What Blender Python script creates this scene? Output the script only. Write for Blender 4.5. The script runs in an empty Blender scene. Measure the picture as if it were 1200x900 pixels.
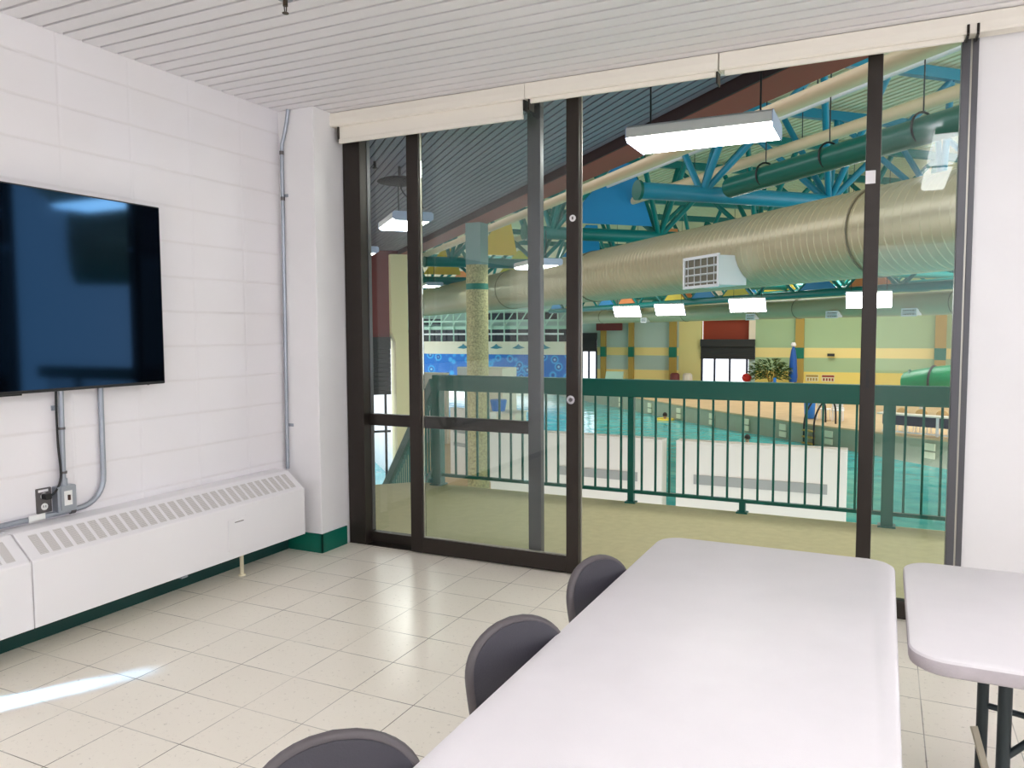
import bpy, math, random
from mathutils import Vector, Matrix
random.seed(7)
PI = math.pi
SC = bpy.context.scene
COL = SC.collection
S2 = 2 ** -.5

# ------------------------------------------------------------------ colour and materials
def lin(r, g, b):
    def f(c):
        c /= 255.
        return c / 12.92 if c <= .04045 else ((c + .055) / 1.055) ** 2.4
    return (f(r), f(g), f(b), 1)

MATS = {}
def mat(name, rgb, rough=.5, metal=0., noise=0., nscale=20., bump=0., bscale=60., spec=.5, emit=0.):
    m = bpy.data.materials.new(name); m.use_nodes = True
    nt = m.node_tree; b = nt.nodes['Principled BSDF']
    c = lin(*rgb)
    b.inputs['Base Color'].default_value = c
    b.inputs['Roughness'].default_value = rough
    b.inputs['Metallic'].default_value = metal
    b.inputs['Specular IOR Level'].default_value = spec
    if emit:
        b.inputs['Emission Color'].default_value = c; b.inputs['Emission Strength'].default_value = emit
    if noise or bump:
        tc = nt.nodes.new('ShaderNodeTexCoord')
    if noise:
        n = nt.nodes.new('ShaderNodeTexNoise'); n.inputs['Scale'].default_value = nscale; n.inputs['Detail'].default_value = 5
        nt.links.new(tc.outputs['Object'], n.inputs['Vector'])
        r = nt.nodes.new('ShaderNodeValToRGB')
        r.color_ramp.elements[0].position = .3; r.color_ramp.elements[1].position = .7
        r.color_ramp.elements[0].color = tuple(x * (1 - noise) for x in c[:3]) + (1,)
        r.color_ramp.elements[1].color = tuple(min(1, x * (1 + noise * .5)) for x in c[:3]) + (1,)
        nt.links.new(n.outputs['Fac'], r.inputs['Fac']); nt.links.new(r.outputs['Color'], b.inputs['Base Color'])
    if bump:
        n2 = nt.nodes.new('ShaderNodeTexNoise'); n2.inputs['Scale'].default_value = bscale; n2.inputs['Detail'].default_value = 4
        nt.links.new(tc.outputs['Object'], n2.inputs['Vector'])
        bp = nt.nodes.new('ShaderNodeBump'); bp.inputs['Strength'].default_value = bump; bp.inputs['Distance'].default_value = .003
        nt.links.new(n2.outputs['Fac'], bp.inputs['Height']); nt.links.new(bp.outputs['Normal'], b.inputs['Normal'])
    MATS[name] = m
    return m

class NG:
    """tiny helper for node wiring"""
    def __init__(s, m): s.nt = m.node_tree
    def n(s, t, **k):
        x = s.nt.nodes.new(t)
        for a, v in k.items(): setattr(x, a, v)
        return x
    def l(s, a, b): s.nt.links.new(a, b)
    def math(s, op, a, b=None, c=None):
        x = s.n('ShaderNodeMath', operation=op)
        for i, v in enumerate((a, b, c)):
            if v is None: continue
            if isinstance(v, (int, float)): x.inputs[i].default_value = v
            else: s.l(v, x.inputs[i])
        return x.outputs[0]
    def pos(s):
        g = s.n('ShaderNodeNewGeometry'); sp = s.n('ShaderNodeSeparateXYZ'); s.l(g.outputs['Position'], sp.inputs[0])
        return g.outputs['Position'], sp.outputs
    def line(s, v, off, pitch, half, soft):
        """1 on a joint line, 0 elsewhere"""
        t = s.math('DIVIDE', s.math('SUBTRACT', v, off), pitch)
        d = s.math('ABSOLUTE', s.math('SUBTRACT', t, s.math('ROUND', t)))
        d = s.math('MULTIPLY', d, pitch)
        x = s.n('ShaderNodeMapRange', interpolation_type='SMOOTHSTEP')
        s.l(d, x.inputs['Value']); x.inputs['From Min'].default_value = half; x.inputs['From Max'].default_value = half + soft
        x.inputs['To Min'].default_value = 1; x.inputs['To Max'].default_value = 0
        return x.outputs[0]
    def mix(s, f, a, b):
        x = s.n('ShaderNodeMix', data_type='RGBA')
        if isinstance(f, (int, float)): x.inputs[0].default_value = f
        else: s.l(f, x.inputs[0])
        for i, v in ((6, a), (7, b)):
            if isinstance(v, tuple): x.inputs[i].default_value = v
            else: s.l(v, x.inputs[i])
        return x.outputs[2]

# painted block wall: stack bond joints
m = mat('painted_block', (243, 239, 242), .42); g = NG(m); P, X = g.pos(); b = m.node_tree.nodes['Principled BSDF']
lv = g.line(X['Y'], -1.835, .4, .003, .009); lh = g.line(X['Z'], 2.808, .1995, .002, .008)
nz = g.n('ShaderNodeTexNoise'); nz.inputs['Scale'].default_value = 55; g.l(P, nz.inputs['Vector'])
nb = g.n('ShaderNodeTexNoise'); nb.inputs['Scale'].default_value = 1.7; g.l(P, nb.inputs['Vector'])
col = g.mix(nb.outputs['Fac'], lin(241, 236, 236), lin(246, 243, 248))
col = g.mix(g.math('MULTIPLY', lh, .12), col, lin(190, 180, 172)); g.l(col, b.inputs['Base Color'])
h = g.math('ADD', g.math('MULTIPLY', nz.outputs['Fac'], .12), g.math('SUBTRACT', 1., g.math('MAXIMUM', lv, lh)))
bp = g.n('ShaderNodeBump'); bp.inputs['Strength'].default_value = .4; bp.inputs['Distance'].default_value = .004
g.l(h, bp.inputs['Height']); g.l(bp.outputs['Normal'], b.inputs['Normal'])

# vinyl floor tiles
m = mat('floor_tile', (226, 219, 203), .22); g = NG(m); P, X = g.pos(); b = m.node_tree.nodes['Principled BSDF']
lx = g.line(X['X'], .85, .3048, .0008, .0022); ly = g.line(X['Y'], -1.55, .3048, .0008, .0022)
ln = g.math('MAXIMUM', lx, ly)
n1 = g.n('ShaderNodeTexNoise'); n1.inputs['Scale'].default_value = 2.2; n1.inputs['Detail'].default_value = 3; g.l(P, n1.inputs['Vector'])
n2 = g.n('ShaderNodeTexNoise'); n2.inputs['Scale'].default_value = 46; n2.inputs['Detail'].default_value = 7; n2.inputs['Roughness'].default_value = .75; g.l(P, n2.inputs['Vector'])
rp = g.n('ShaderNodeMapRange'); g.l(n2.outputs['Fac'], rp.inputs['Value']); rp.inputs['From Min'].default_value = .585; rp.inputs['From Max'].default_value = .68
fx = g.math('FLOOR', g.math('DIVIDE', g.math('SUBTRACT', X['X'], .85), .3048)); fy = g.math('FLOOR', g.math('DIVIDE', g.math('SUBTRACT', X['Y'], -1.55), .3048))
cv = g.n('ShaderNodeCombineXYZ'); g.l(fx, cv.inputs[0]); g.l(fy, cv.inputs[1])
wn = g.n('ShaderNodeTexWhiteNoise', noise_dimensions='3D'); g.l(cv.outputs[0], wn.inputs['Vector'])
col = g.mix(n1.outputs['Fac'], lin(251, 245, 231), lin(246, 239, 224))
col = g.mix(g.math('MULTIPLY', wn.outputs['Value'], .35), col, lin(240, 232, 216))
col = g.mix(g.math('MULTIPLY', rp.outputs[0], .5), col, lin(150, 138, 122))
nl = g.n('ShaderNodeTexNoise'); nl.inputs['Scale'].default_value = 3.1; g.l(P, nl.inputs['Vector'])
lmx = g.n('ShaderNodeMapRange'); g.l(nl.outputs['Fac'], lmx.inputs['Value']); lmx.inputs['From Min'].default_value = .35; lmx.inputs['From Max'].default_value = .65; lmx.inputs['To Min'].default_value = .25; lmx.inputs['To Max'].default_value = .9
col = g.mix(g.math('MULTIPLY', ln, lmx.outputs[0]), col, lin(95, 86, 76)); g.l(col, b.inputs['Base Color'])
bp = g.n('ShaderNodeBump'); bp.inputs['Strength'].default_value = .25; bp.inputs['Distance'].default_value = .002
g.l(g.math('SUBTRACT', g.math('MULTIPLY', n1.outputs['Fac'], .6), ln), bp.inputs['Height']); g.l(bp.outputs['Normal'], b.inputs['Normal'])

# pool water
m = mat('pool_water', (70, 196, 186), .08); g = NG(m); P, X = g.pos(); b = m.node_tree.nodes['Principled BSDF']
n1 = g.n('ShaderNodeTexNoise'); n1.inputs['Scale'].default_value = 1.3; n1.inputs['Detail'].default_value = 5; g.l(P, n1.inputs['Vector'])
n2 = g.n('ShaderNodeTexNoise'); n2.inputs['Scale'].default_value = .25; g.l(P, n2.inputs['Vector'])
mr = g.n('ShaderNodeMapRange'); g.l(n1.outputs['Fac'], mr.inputs['Value']); mr.inputs['From Min'].default_value = .35; mr.inputs['From Max'].default_value = .65
col = g.mix(mr.outputs[0], lin(38, 180, 178), lin(104, 214, 206)); col = g.mix(g.math('MULTIPLY', n2.outputs['Fac'], .6), col, lin(40, 168, 196)); g.l(col, b.inputs['Base Color'])
bp = g.n('ShaderNodeBump'); bp.inputs['Strength'].default_value = .5; bp.inputs['Distance'].default_value = .08
g.l(n1.outputs['Fac'], bp.inputs['Height']); g.l(bp.outputs['Normal'], b.inputs['Normal'])

# painted bubbles on the far blue wall
m = mat('bubble_paint', (20, 120, 214), .5); g = NG(m); P, X = g.pos(); b = m.node_tree.nodes['Principled BSDF']
v = g.n('ShaderNodeTexVoronoi'); v.inputs['Scale'].default_value = 1.5; g.l(P, v.inputs['Vector'])
r1 = g.n('ShaderNodeValToRGB'); r1.color_ramp.interpolation = 'EASE'
e = r1.color_ramp.elements; e[0].color = lin(150, 215, 250); e[0].position = .05; e[1].color = lin(0, 112, 206); e[1].position = .5
x = e.new(.2); x.color = lin(0, 74, 168); x = e.new(.36); x.color = lin(60, 175, 240)
g.l(v.outputs['Distance'], r1.inputs['Fac']); g.l(r1.outputs['Color'], b.inputs['Base Color'])

# window glass: thin clear pane that mirrors a little (seen the same by every ray)
def glass(name, tint):
    m = bpy.data.materials.new(name); m.use_nodes = True; nt = m.node_tree; nt.nodes.clear(); g = NG(m)
    out = g.n('ShaderNodeOutputMaterial'); t = g.n('ShaderNodeBsdfTransparent'); t.inputs[0].default_value = tint
    s = g.n('ShaderNodeBsdfGlossy'); s.inputs['Roughness'].default_value = 0.; s.inputs['Color'].default_value = (1, 1, 1, 1)
    f = g.n('ShaderNodeFresnel'); f.inputs['IOR'].default_value = 1.38; mx = g.n('ShaderNodeMixShader')
    g.l(f.outputs[0], mx.inputs[0]); g.l(t.outputs[0], mx.inputs[1]); g.l(s.outputs[0], mx.inputs[2]); g.l(mx.outputs[0], out.inputs[0])
    MATS[name] = m; return m
glass('window_glass', (.955, .98, .97, 1))
glass('outside_glass', (.97, .98, 1, 1))

# television screen
m = mat('tv_screen', (4, 5, 9), .06); b = m.node_tree.nodes['Principled BSDF']
b.inputs['Specular Tint'].default_value = (.12, .45, 1.0, 1); b.inputs['IOR'].default_value = 1.6

# perforated grille of the heater
m = mat('grille', (190, 184, 180), .5); g = NG(m); P, X = g.pos(); b = m.node_tree.nodes['Principled BSDF']
wv = g.line(X['Y'], 0, .006, .0011, .0008); wz = g.line(X['Z'], 0, .006, .0011, .0008)
g.l(g.mix(g.math('MAXIMUM', wv, wz), lin(150, 144, 142), lin(225, 220, 218)), b.inputs['Base Color'])

# speckled concrete
mat('concrete_column', (186, 176, 130), .8, noise=.5, nscale=34, bump=.4)
mat('wall_paint', (243, 241, 242), .38, noise=.03, nscale=2)
mat('ceiling_slat', (244, 241, 244), .45)
mat('ceiling_void', (92, 88, 94), .8)
mat('soffit_slat', (128, 125, 140), .5)
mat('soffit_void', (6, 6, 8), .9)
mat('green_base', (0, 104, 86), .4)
mat('green_base_shaded', (0, 64, 60), .5)
mat('heater_white', (243, 240, 242), .4)
mat('cream_pipe', (236, 226, 196), .5)
mat('blind', (246, 240, 228), .6)
mat('bronze', (46, 39, 34), .38, metal=.35)
mat('bronze_grey', (92, 92, 96), .35, metal=.4)
mat('alu', (186, 182, 172), .35, metal=.7)
mat('black', (14, 14, 16), .45)
mat('tv_plastic', (12, 13, 16), .3)
mat('galv', (168, 174, 184), .35, metal=.75)
mat('steel_plate', (104, 100, 100), .4, metal=.5)
mat('white_plastic', (240, 240, 238), .4)
mat('brown_toggle', (72, 40, 28), .4)
mat('table_top', (221, 217, 219), .42, noise=.025, nscale=8, bump=.12, bscale=300)
mat('table_edge', (186, 178, 182), .5, noise=.12, nscale=14, bump=.3, bscale=200)
mat('table_leg', (44, 54, 58), .4, metal=.3)
mat('brace_cream', (206, 198, 176), .5)
mat('chair_vinyl', (62, 60, 68), .42, bump=.25, bscale=220)
mat('chair_rim', (84, 78, 80), .45)
mat('chrome', (180, 180, 185), .2, metal=1)
mat('sticker', (240, 238, 240), .6)
mat('brass', (84, 72, 60), .35, metal=.8)
mat('lamp_white', (236, 236, 236), .5)
mat('lamp_end', (196, 206, 236), .4)
mat('lens', (255, 253, 246), .4, emit=14.)
mat('lens_room', (252, 253, 255), .4, emit=9.)
mat('lens_up', (252, 253, 255), .4, emit=19.)
mat('lens_low', (252, 253, 255), .4, emit=3.5)
mat('balcony_floor', (196, 188, 146), .7, noise=.08, nscale=14)
mat('slab_edge', (214, 206, 176), .7)
mat('rail_green', (0, 98, 86), .38)
mat('maroon', (150, 62, 44), .55)
mat('maroon_black', (44, 18, 16), .6)
mat('maroon_dark', (112, 50, 50), .6)
mat('shutter_dark', (40, 42, 44), .5)
mat('pale_cream', (226, 218, 168), .6)
mat('duct_paint', (198, 187, 156), .3, metal=.3)
mat('duct_far', (170, 168, 136), .5)
mat('duct_seam', (120, 112, 92), .5)
mat('vent_white', (236, 236, 240), .5)
mat('vent_dark', (110, 106, 90), .6)
mat('truss_blue', (30, 128, 156), .32)
mat('truss_teal', (0, 116, 112), .38)
mat('pipe_green', (0, 92, 78), .32)
mat('pipe_beige', (226, 208, 172), .45)
mat('roof_deck', (240, 229, 198), .6)
mat('panel_blue', (36, 136, 196), .5)
mat('panel_yellow', (232, 196, 60), .5)
mat('panel_orange', (226, 130, 70), .5)
mat('panel_pale', (150, 200, 214), .5)
mat('board_white', (226, 217, 206), .55)
mat('board_slot', (158, 156, 150), .6)
mat('deck_tan', (208, 178, 138), .7, noise=.08, nscale=2)
mat('pool_wall', (158, 164, 142), .5, noise=.06, nscale=3)
mat('marker', (226, 226, 196), .5)
mat('far_green', (166, 194, 152), .6)
mat('head_teal', (118, 150, 146), .6)
mat('far_teal', (176, 200, 194), .6)
mat('far_yellow', (236, 216, 120), .6)
mat('far_lime', (224, 216, 150), .6)
mat('far_band', (240, 222, 150), .6)
mat('column_olive', (172, 146, 70), .6)
mat('teal_band', (0, 112, 92), .5)
mat('recess_red', (146, 54, 26), .6)
mat('cream_band', (238, 228, 208), .6)
mat('navy', (14, 30, 60), .5)
mat('ray_teal', (50, 130, 150), .5)
mat('dark_glass', (24, 30, 34), .2)
mat('pale_teal', (190, 222, 206), .5)
mat('far_blue', (30, 120, 205), .4)
mat('navy_blue', (16, 84, 170), .5)
mat('red', (206, 40, 36), .4)
mat('wood_tan', (232, 190, 124), .5)
mat('leaf', (56, 92, 44), .6, noise=.4, nscale=6)
mat('leaf_pale', (120, 140, 90), .6)
mat('slide_green', (0, 138, 90), .35)
mat('skin', (196, 146, 116), .5)
mat('hair', (40, 28, 22), .6)
mat('float_yellow', (240, 206, 80), .5)
mat('rope', (190, 96, 60), .6)
M = MATS

# ------------------------------------------------------------------ mesh building
ORG = {}
class MB:
    def __init__(s): s.v = []; s.f = []; s.mi = []
    def add(s, vs, fs, m=0):
        o = len(s.v); s.v += [tuple(p) for p in vs]
        for f in fs: s.f.append(tuple(i + o for i in f)); s.mi.append(m)
        return s
    def box(s, x0, x1, y0, y1, z0, z1, m=0):
        x0, x1 = sorted((x0, x1)); y0, y1 = sorted((y0, y1)); z0, z1 = sorted((z0, z1))
        return s.add([(x0,y0,z0),(x1,y0,z0),(x1,y1,z0),(x0,y1,z0),(x0,y0,z1),(x1,y0,z1),(x1,y1,z1),(x0,y1,z1)],
              [(0,3,2,1),(4,5,6,7),(0,1,5,4),(1,2,6,5),(2,3,7,6),(3,0,4,7)], m)
    def rbox(s, x0, x1, y0, y1, z0, z1, r, m=0, axis='z', n=4):
        """box with the four edges along one axis rounded"""
        if axis == 'z': a0, a1, b0, b1, c0, c1 = x0, x1, y0, y1, z0, z1
        elif axis == 'x': a0, a1, b0, b1, c0, c1 = y0, y1, z0, z1, x0, x1
        else: a0, a1, b0, b1, c0, c1 = z0, z1, x0, x1, y0, y1
        pts = []
        for cx, cy, a in ((a1-r,b1-r,0),(a0+r,b1-r,PI/2),(a0+r,b0+r,PI),(a1-r,b0+r,1.5*PI)):
            for k in range(n+1):
                t = a + k*PI/2/n; pts.append((cx+r*math.cos(t), cy+r*math.sin(t)))
        return s.prism(pts, c0, c1, axis, m)
    def prism(s, pts, c0, c1, axis='z', m=0):
        mp = {'z': lambda a,b,c: (a,b,c), 'x': lambda a,b,c: (c,a,b), 'y': lambda a,b,c: (b,c,a)}[axis]
        n = len(pts)
        vs = [mp(a,b,c0) for a,b in pts] + [mp(a,b,c1) for a,b in pts]
        fs = [tuple(range(n-1,-1,-1)), tuple(range(n,2*n))] + [(i,(i+1)%n,n+(i+1)%n,n+i) for i in range(n)]
        return s.add(vs, fs, m)
    def tube(s, p0, p1, r, n=12, m=0, r1=None):
        return s.path([p0, p1], r, n, m, r1=r1)
    def path(s, pts, r, n=10, m=0, closed=False, r1=None):
        pts = [Vector(p) for p in pts]; rings = []; prev = None; N = len(pts)
        for i, p in enumerate(pts):
            if closed: d = pts[(i+1)%N] - pts[i-1]
            else: d = (pts[min(i+1,N-1)] - pts[max(i-1,0)])
            d.normalize()
            if prev is None:
                a = Vector((0,0,1)) if abs(d.z) < .9 else Vector((1,0,0))
                u = d.cross(a).normalized()
            else:
                u = (prev - d*prev.dot(d)).normalized()
            prev = u; w = d.cross(u)
            rr = r if r1 is None else r + (r1-r)*i/(N-1)
            rings.append([p + u*rr*math.cos(2*PI*k/n) + w*rr*math.sin(2*PI*k/n) for k in range(n)])
        vs = [q for R in rings for q in R]; fs = []
        for i in range(N if closed else N-1):
            j = (i+1) % N
            for k in range(n): fs.append((i*n+k, i*n+(k+1)%n, j*n+(k+1)%n, j*n+k))
        if not closed:
            fs.append(tuple(range(n-1,-1,-1))); fs.append(tuple((N-1)*n+k for k in range(n)))
        return s.add(vs, fs, m)
    def lathe(s, prof, n=24, c=(0,0), m=0):
        vs = []; fs = []
        for r, z in prof:
            for k in range(n): vs.append((c[0]+r*math.cos(2*PI*k/n), c[1]+r*math.sin(2*PI*k/n), z))
        for i in range(len(prof)-1):
            for k in range(n): fs.append((i*n+k, i*n+(k+1)%n, (i+1)*n+(k+1)%n, (i+1)*n+k))
        fs.append(tuple(range(n-1,-1,-1))); fs.append(tuple((len(prof)-1)*n+k for k in range(n)))
        return s.add(vs, fs, m)
    def beam(s, p0, p1, w, h, m=0, up=(0,0,1)):
        """rectangular bar between two points; w across, h along up"""
        p0, p1 = Vector(p0), Vector(p1); d = (p1-p0).normalized(); u = Vector(up)
        a = d.cross(u).normalized(); b = a.cross(d).normalized()
        vs = [p + a*x*w/2 + b*y*h/2 for p in (p0,p1) for x,y in ((-1,-1),(1,-1),(1,1),(-1,1))]
        return s.add(vs, [(0,3,2,1),(4,5,6,7),(0,1,5,4),(1,2,6,5),(2,3,7,6),(3,0,4,7)], m)
    def build(s, name, mats, parent=None, smooth=None, bevel=0., seg=2, hall=False):
        """links ONE mesh object; vertices are given in world (or hall-frame) metres and stored relative to the parent's origin"""
        if not isinstance(mats, (list, tuple)): mats = [mats]
        o = ORG[parent.name][0] if parent is not None else (0,0,0)
        me = bpy.data.meshes.new(name)
        me.from_pydata([(x-o[0], y-o[1], z-o[2]) for x,y,z in s.v], [], s.f)
        for q in mats: me.materials.append(M[q])
        me.polygons.foreach_set('material_index', s.mi)
        me.update(); me.validate()
        if smooth is not None:
            me.polygons.foreach_set('use_smooth', [True]*len(me.polygons)); me.set_sharp_from_angle(angle=math.radians(smooth))
        ob = bpy.data.objects.new(name, me); COL.objects.link(ob)
        if parent is not None: ob.parent = parent; ORG[ob.name] = ORG[parent.name]
        else:
            ORG[ob.name] = ((0,0,0), hall)
            if hall: ob.rotation_euler = (0,0,PI/4)
        if bevel:
            md = ob.modifiers.new('edge', 'BEVEL'); md.width = bevel; md.segments = seg; md.limit_method = 'ANGLE'; md.angle_limit = math.radians(40)
        return ob

def tag(o, label, cat, group=None):
    o['label'] = label; o['category'] = cat
    if group: o['group'] = group
    return o
def struct(o, label=None):
    o['kind'] = 'structure'
    if label: o['label'] = label
    return o
def H(s, t, z=0.): return ((s-t)*S2, (s+t)*S2, z)      # the pool hall stands at 45 degrees to the room
def thing(name, label, cat, loc, group=None, hall=False):
    o = bpy.data.objects.new(name, None); COL.objects.link(o); o.empty_display_size = .1
    ORG[o.name] = (tuple(loc), hall)
    o.location = H(*loc) if hall else loc
    if hall: o.rotation_euler = (0,0,PI/4)
    return tag(o, label, cat, group)
def dup(root, loc, rotz=None, label=None, group=None, scale=None):
    def cp(o, par):
        c = o.copy(); COL.objects.link(c)
        if par is not None: c.parent = par
        for ch in KIDS.get(o.name, []): cp(ch, c)
        return c
    r = cp(root, None); r.location = loc
    if rotz is not None: r.rotation_euler = (0,0,rotz)
    if scale: r.scale = scale
    if label: r['label'] = label
    if group: r['group'] = group
    return r
def kids(root):
    for o in bpy.data.objects:
        if o.parent is not None: KIDS.setdefault(o.parent.name, [])
    def rec(o):
        KIDS[o.name] = list(o.children)
        for c in o.children: rec(c)
    rec(root)
KIDS = {}

# ================================================================== THE ROOM
XW = .04                                        # left wall plane
CZ = 2.958                                      # ceiling
struct(MB().box(-.2, 8.2, -8.0, .02, -.3, 0).build('floor', 'floor_tile'))
struct(MB().box(XW-.2, XW, -8.0, .2, 0, CZ+.1).build('wall_left', 'painted_block'))
struct(MB().box(XW-.2, 8.2, -8.2, -8.0, 0, .9).box(XW-.2, 8.2, -8.2, -8.0, 2.7, CZ+.1).box(XW-.2, 1.6, -8.2, -8.0, .9, 2.7).box(6.8, 8.2, -8.2, -8., .9, 2.7).build('wall_back', 'wall_paint'))
struct(MB().box(8.0, 8.2, -8.0, .2, 0, .9).box(8.0, 8.2, -8.0, .2, 2.7, CZ+.1).box(8.0, 8.2, -.8, .2, .9, 2.7).box(8.0, 8.2, -8., -7.2, .9, 2.7).build('wall_right', 'wall_paint'))
# ceiling of narrow boards with open joints under a grey void
cb = MB(); k0 = -2.114 + .1016*21
for k in range(0, 80):
    y1 = k0 - .1016*k - .0075; y0 = y1 - .0846
    if y1 > -.02: y1 = -.02
    if y0 < -7.99: break
    cb.box(XW+.002, 7.998, y0, y1, CZ, CZ+.014, 0)
cb.box(XW-.1, 8.1, -8.1, .1, CZ+.03, CZ+.09, 1)
struct(cb.build('ceiling', ['ceiling_slat', 'ceiling_void']))
# front wall: pier in the corner, header over the glazing, solid wall at the right
struct(MB().box(XW, .338, -.295, .2, 0, CZ).build('trim_1', 'wall_paint', bevel=.004), 'white corner pier')
wf = MB().box(4.1, 8.2, 0, .2, 0, 4.2).box(-7., 4.1, 0.03, .2, CZ, 4.2).box(-7., XW, .03, .2, -2.4, CZ).box(.338, 4.1, .03, .2, 2.93, CZ)
struct(wf.build('wall_front', 'wall_paint'))
struct(MB().box(.338, 4.09, .0, .2, -.25, 0.004).build('trim_2', 'bronze'), 'dark sill track')
# dark green rubber base; left run coloured darker for the shade under the heater
struct(MB().box(XW, XW+.012, -8., -.295, 0, .125).build('baseboard_left', 'green_base_shaded'))
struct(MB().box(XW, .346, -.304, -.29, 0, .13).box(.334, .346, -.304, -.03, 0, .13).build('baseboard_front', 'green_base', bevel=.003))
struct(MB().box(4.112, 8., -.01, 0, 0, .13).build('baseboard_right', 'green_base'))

# ---- glazing
def frame_box(b, x0, x1, y0, y1, z0, z1, m=0): return b.box(x0, x1, y0, y1, z0, z1, m)
w1 = bpy.data.objects.new('window_1', None); COL.objects.link(w1); ORG['window_1'] = ((0,0,0), False); struct(w1, 'fixed dark framed glazing behind the sliding door')
MB().box(.345, .484, -.005, .12, .004, 2.93).build('jamb', 'bronze', w1, bevel=.004)
MB().box(.484, .488, .075, .11, .09, 2.93).build('glazing_bead', 'bronze_grey', w1)
MB().box(1.706, 1.794, .06, .115, .03, 2.93).build('stile', ['bronze_grey'], w1, bevel=.004)
MB().box(.41, 1.71, .062, .112, .838, .918).build('transom', 'bronze', w1, bevel=.003)
MB().box(.41, 1.71, .06, .115, .012, .082).build('bottom_rail', 'bronze', w1, bevel=.003)
MB().box(.41, 1.71, .084, .090, .918, 2.93).build('pane', 'window_glass', w1)
MB().box(.41, 1.71, .084, .090, .082, .838).build('pane', 'window_glass', w1)
d1 = bpy.data.objects.new('door_1', None); COL.objects.link(d1); ORG['door_1'] = ((0,0,0), False); struct(d1, 'dark framed glass sliding door slid half open')
MB().box(.872, .962, -.025, .03, .006, 2.93).build('stile', 'bronze', d1, bevel=.004)
MB().box(.962, .967, -.004, .012, .10, 2.93).build('glazing_bead', 'alu', d1)
MB().box(1.997, 2.078, -.025, .03, .006, 2.93).build('stile', 'bronze', d1, bevel=.004)
MB().box(2.078, 2.083, .014, .026, .006, 2.93).build('edge_strip', 'alu', d1)
MB().box(.962, 1.997, -.025, .03, .006, .108).build('bottom_rail', 'bronze', d1, bevel=.004)
MB().box(.967, 1.997, -.012, .012, .108, .113).build('glazing_bead', 'alu', d1)
MB().box(.970, 2.000, .0, .006, .110, 2.93).build('pane', 'window_glass', d1)
lk = MB().tube((2.032, -.036, 1.076), (2.032, -.024, 1.076), .026, 20).build('lock', 'chrome', d1, smooth=40)
MB().tube((2.032, -.040, 1.076), (2.032, -.036, 1.076), .012, 14).build('lock_cylinder', 'steel_plate', lk, smooth=40)
MB().rbox(2.017, 2.035, -.029, -.0245, 1.235, 1.335, .006, axis='y').build('finger_pull', 'black', d1)
st = MB().tube((2.040, -.0275, 2.158), (2.040, -.0245, 2.158), .02, 18).build('round_sticker', 'sticker', d1)
MB().box(2.035, 2.045, -.0290, -.0274, 2.150, 2.167).build('sticker_mark', 'steel_plate', st)
w2 = bpy.data.objects.new('window_2', None); COL.objects.link(w2); ORG['window_2'] = ((0,0,0), False); struct(w2, 'fixed glazing beside the white front wall')
MB().box(3.62, 3.69, -.02, .04, .006, 2.93).build('stile', 'bronze', w2, bevel=.004)
MB().rbox(3.648, 3.663, -.024, -.0195, 1.19, 1.285, .005, axis='y').build('finger_pull', 'black', w2)
MB().box(3.622, 3.668, -.023, -.0195, 2.225, 2.29).build('white_sticker', 'sticker', w2)
MB().box(4.03, 4.066, -.02, .06, .006, 2.93).build('jamb', 'bronze_grey', w2, bevel=.003)
MB().box(4.066, 4.074, -.014, .06, .006, 2.93).build('edge_strip', 'alu', w2)
MB().box(4.074, 4.1, -.02, .06, .006, 2.93).build('outer_jamb', 'bronze_grey', w2, bevel=.003)
MB().box(3.69, 4.03, -.015, .035, .006, .1).build('bottom_rail', 'bronze', w2, bevel=.003)
MB().box(3.68, 4.04, .008, .014, .098, 2.93).build('pane', 'window_glass', w2)
struct(MB().box(.345, 4.1, .0, .12, 2.925, 2.955).build('trim_3', 'bronze', bevel=.003), 'dark head rail over the glazing')

# ---- roller blinds under a continuous valance
def blind(name, label, x0, x1, zb, vx0, vx1):
    t = thing(name, label, 'blind', ((vx0+vx1)/2, -.07, zb), 'roller blinds over the glazing')
    pr = [(-.02, 2.868), (-.118, 2.862), (-.126, 2.872), (-.128, 2.905), (-.122, 2.95), (-.11, CZ-.002), (-.02, CZ-.002)]
    MB().prism(pr, vx0, vx1, 'x').build('valance', 'blind', t, bevel=.003)
    MB().box(x0, x1, -.094, -.090, zb+.02, 2.872).build('shade_cloth', 'blind', t)
    MB().rbox(x0, x1, -.102, -.082, zb, zb+.03, .006, axis='x').build('hem_bar', 'blind', t)
    return t
b1 = blind('roller_blind', 'cream roller blind lowered a little over the left glazing beside the pier', .392, 1.748, 2.752, .305, 1.772)
b2 = blind('roller_blind', 'cream roller blind rolled up over the door opening, between the other two blinds', 1.80, 2.882, 2.838, 1.774, 2.898)
b3 = blind('roller_blind', 'cream roller blind rolled up over the glazing next to the right white wall', 2.93, 4.03, 2.838, 2.904, 5.2)
for t, x in ((b1, .386), (b1, 1.758), (b2, 1.790), (b2, 2.890), (b3, 4.045), (b3, 4.085)):
    br = MB().box(x-.004, x+.004, -.105, -.03, 2.80 if x > 1.7 and x < 4 else 2.765, 2.868)
    if x > 3: br = MB().box(x-.005, x+.005, -.128, -.03, 2.85, 2.875).tube((x, -.13, 2.86), (x, -.13, 2.90), .006, 8)
    br.build('end_bracket', 'bronze', t)

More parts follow.
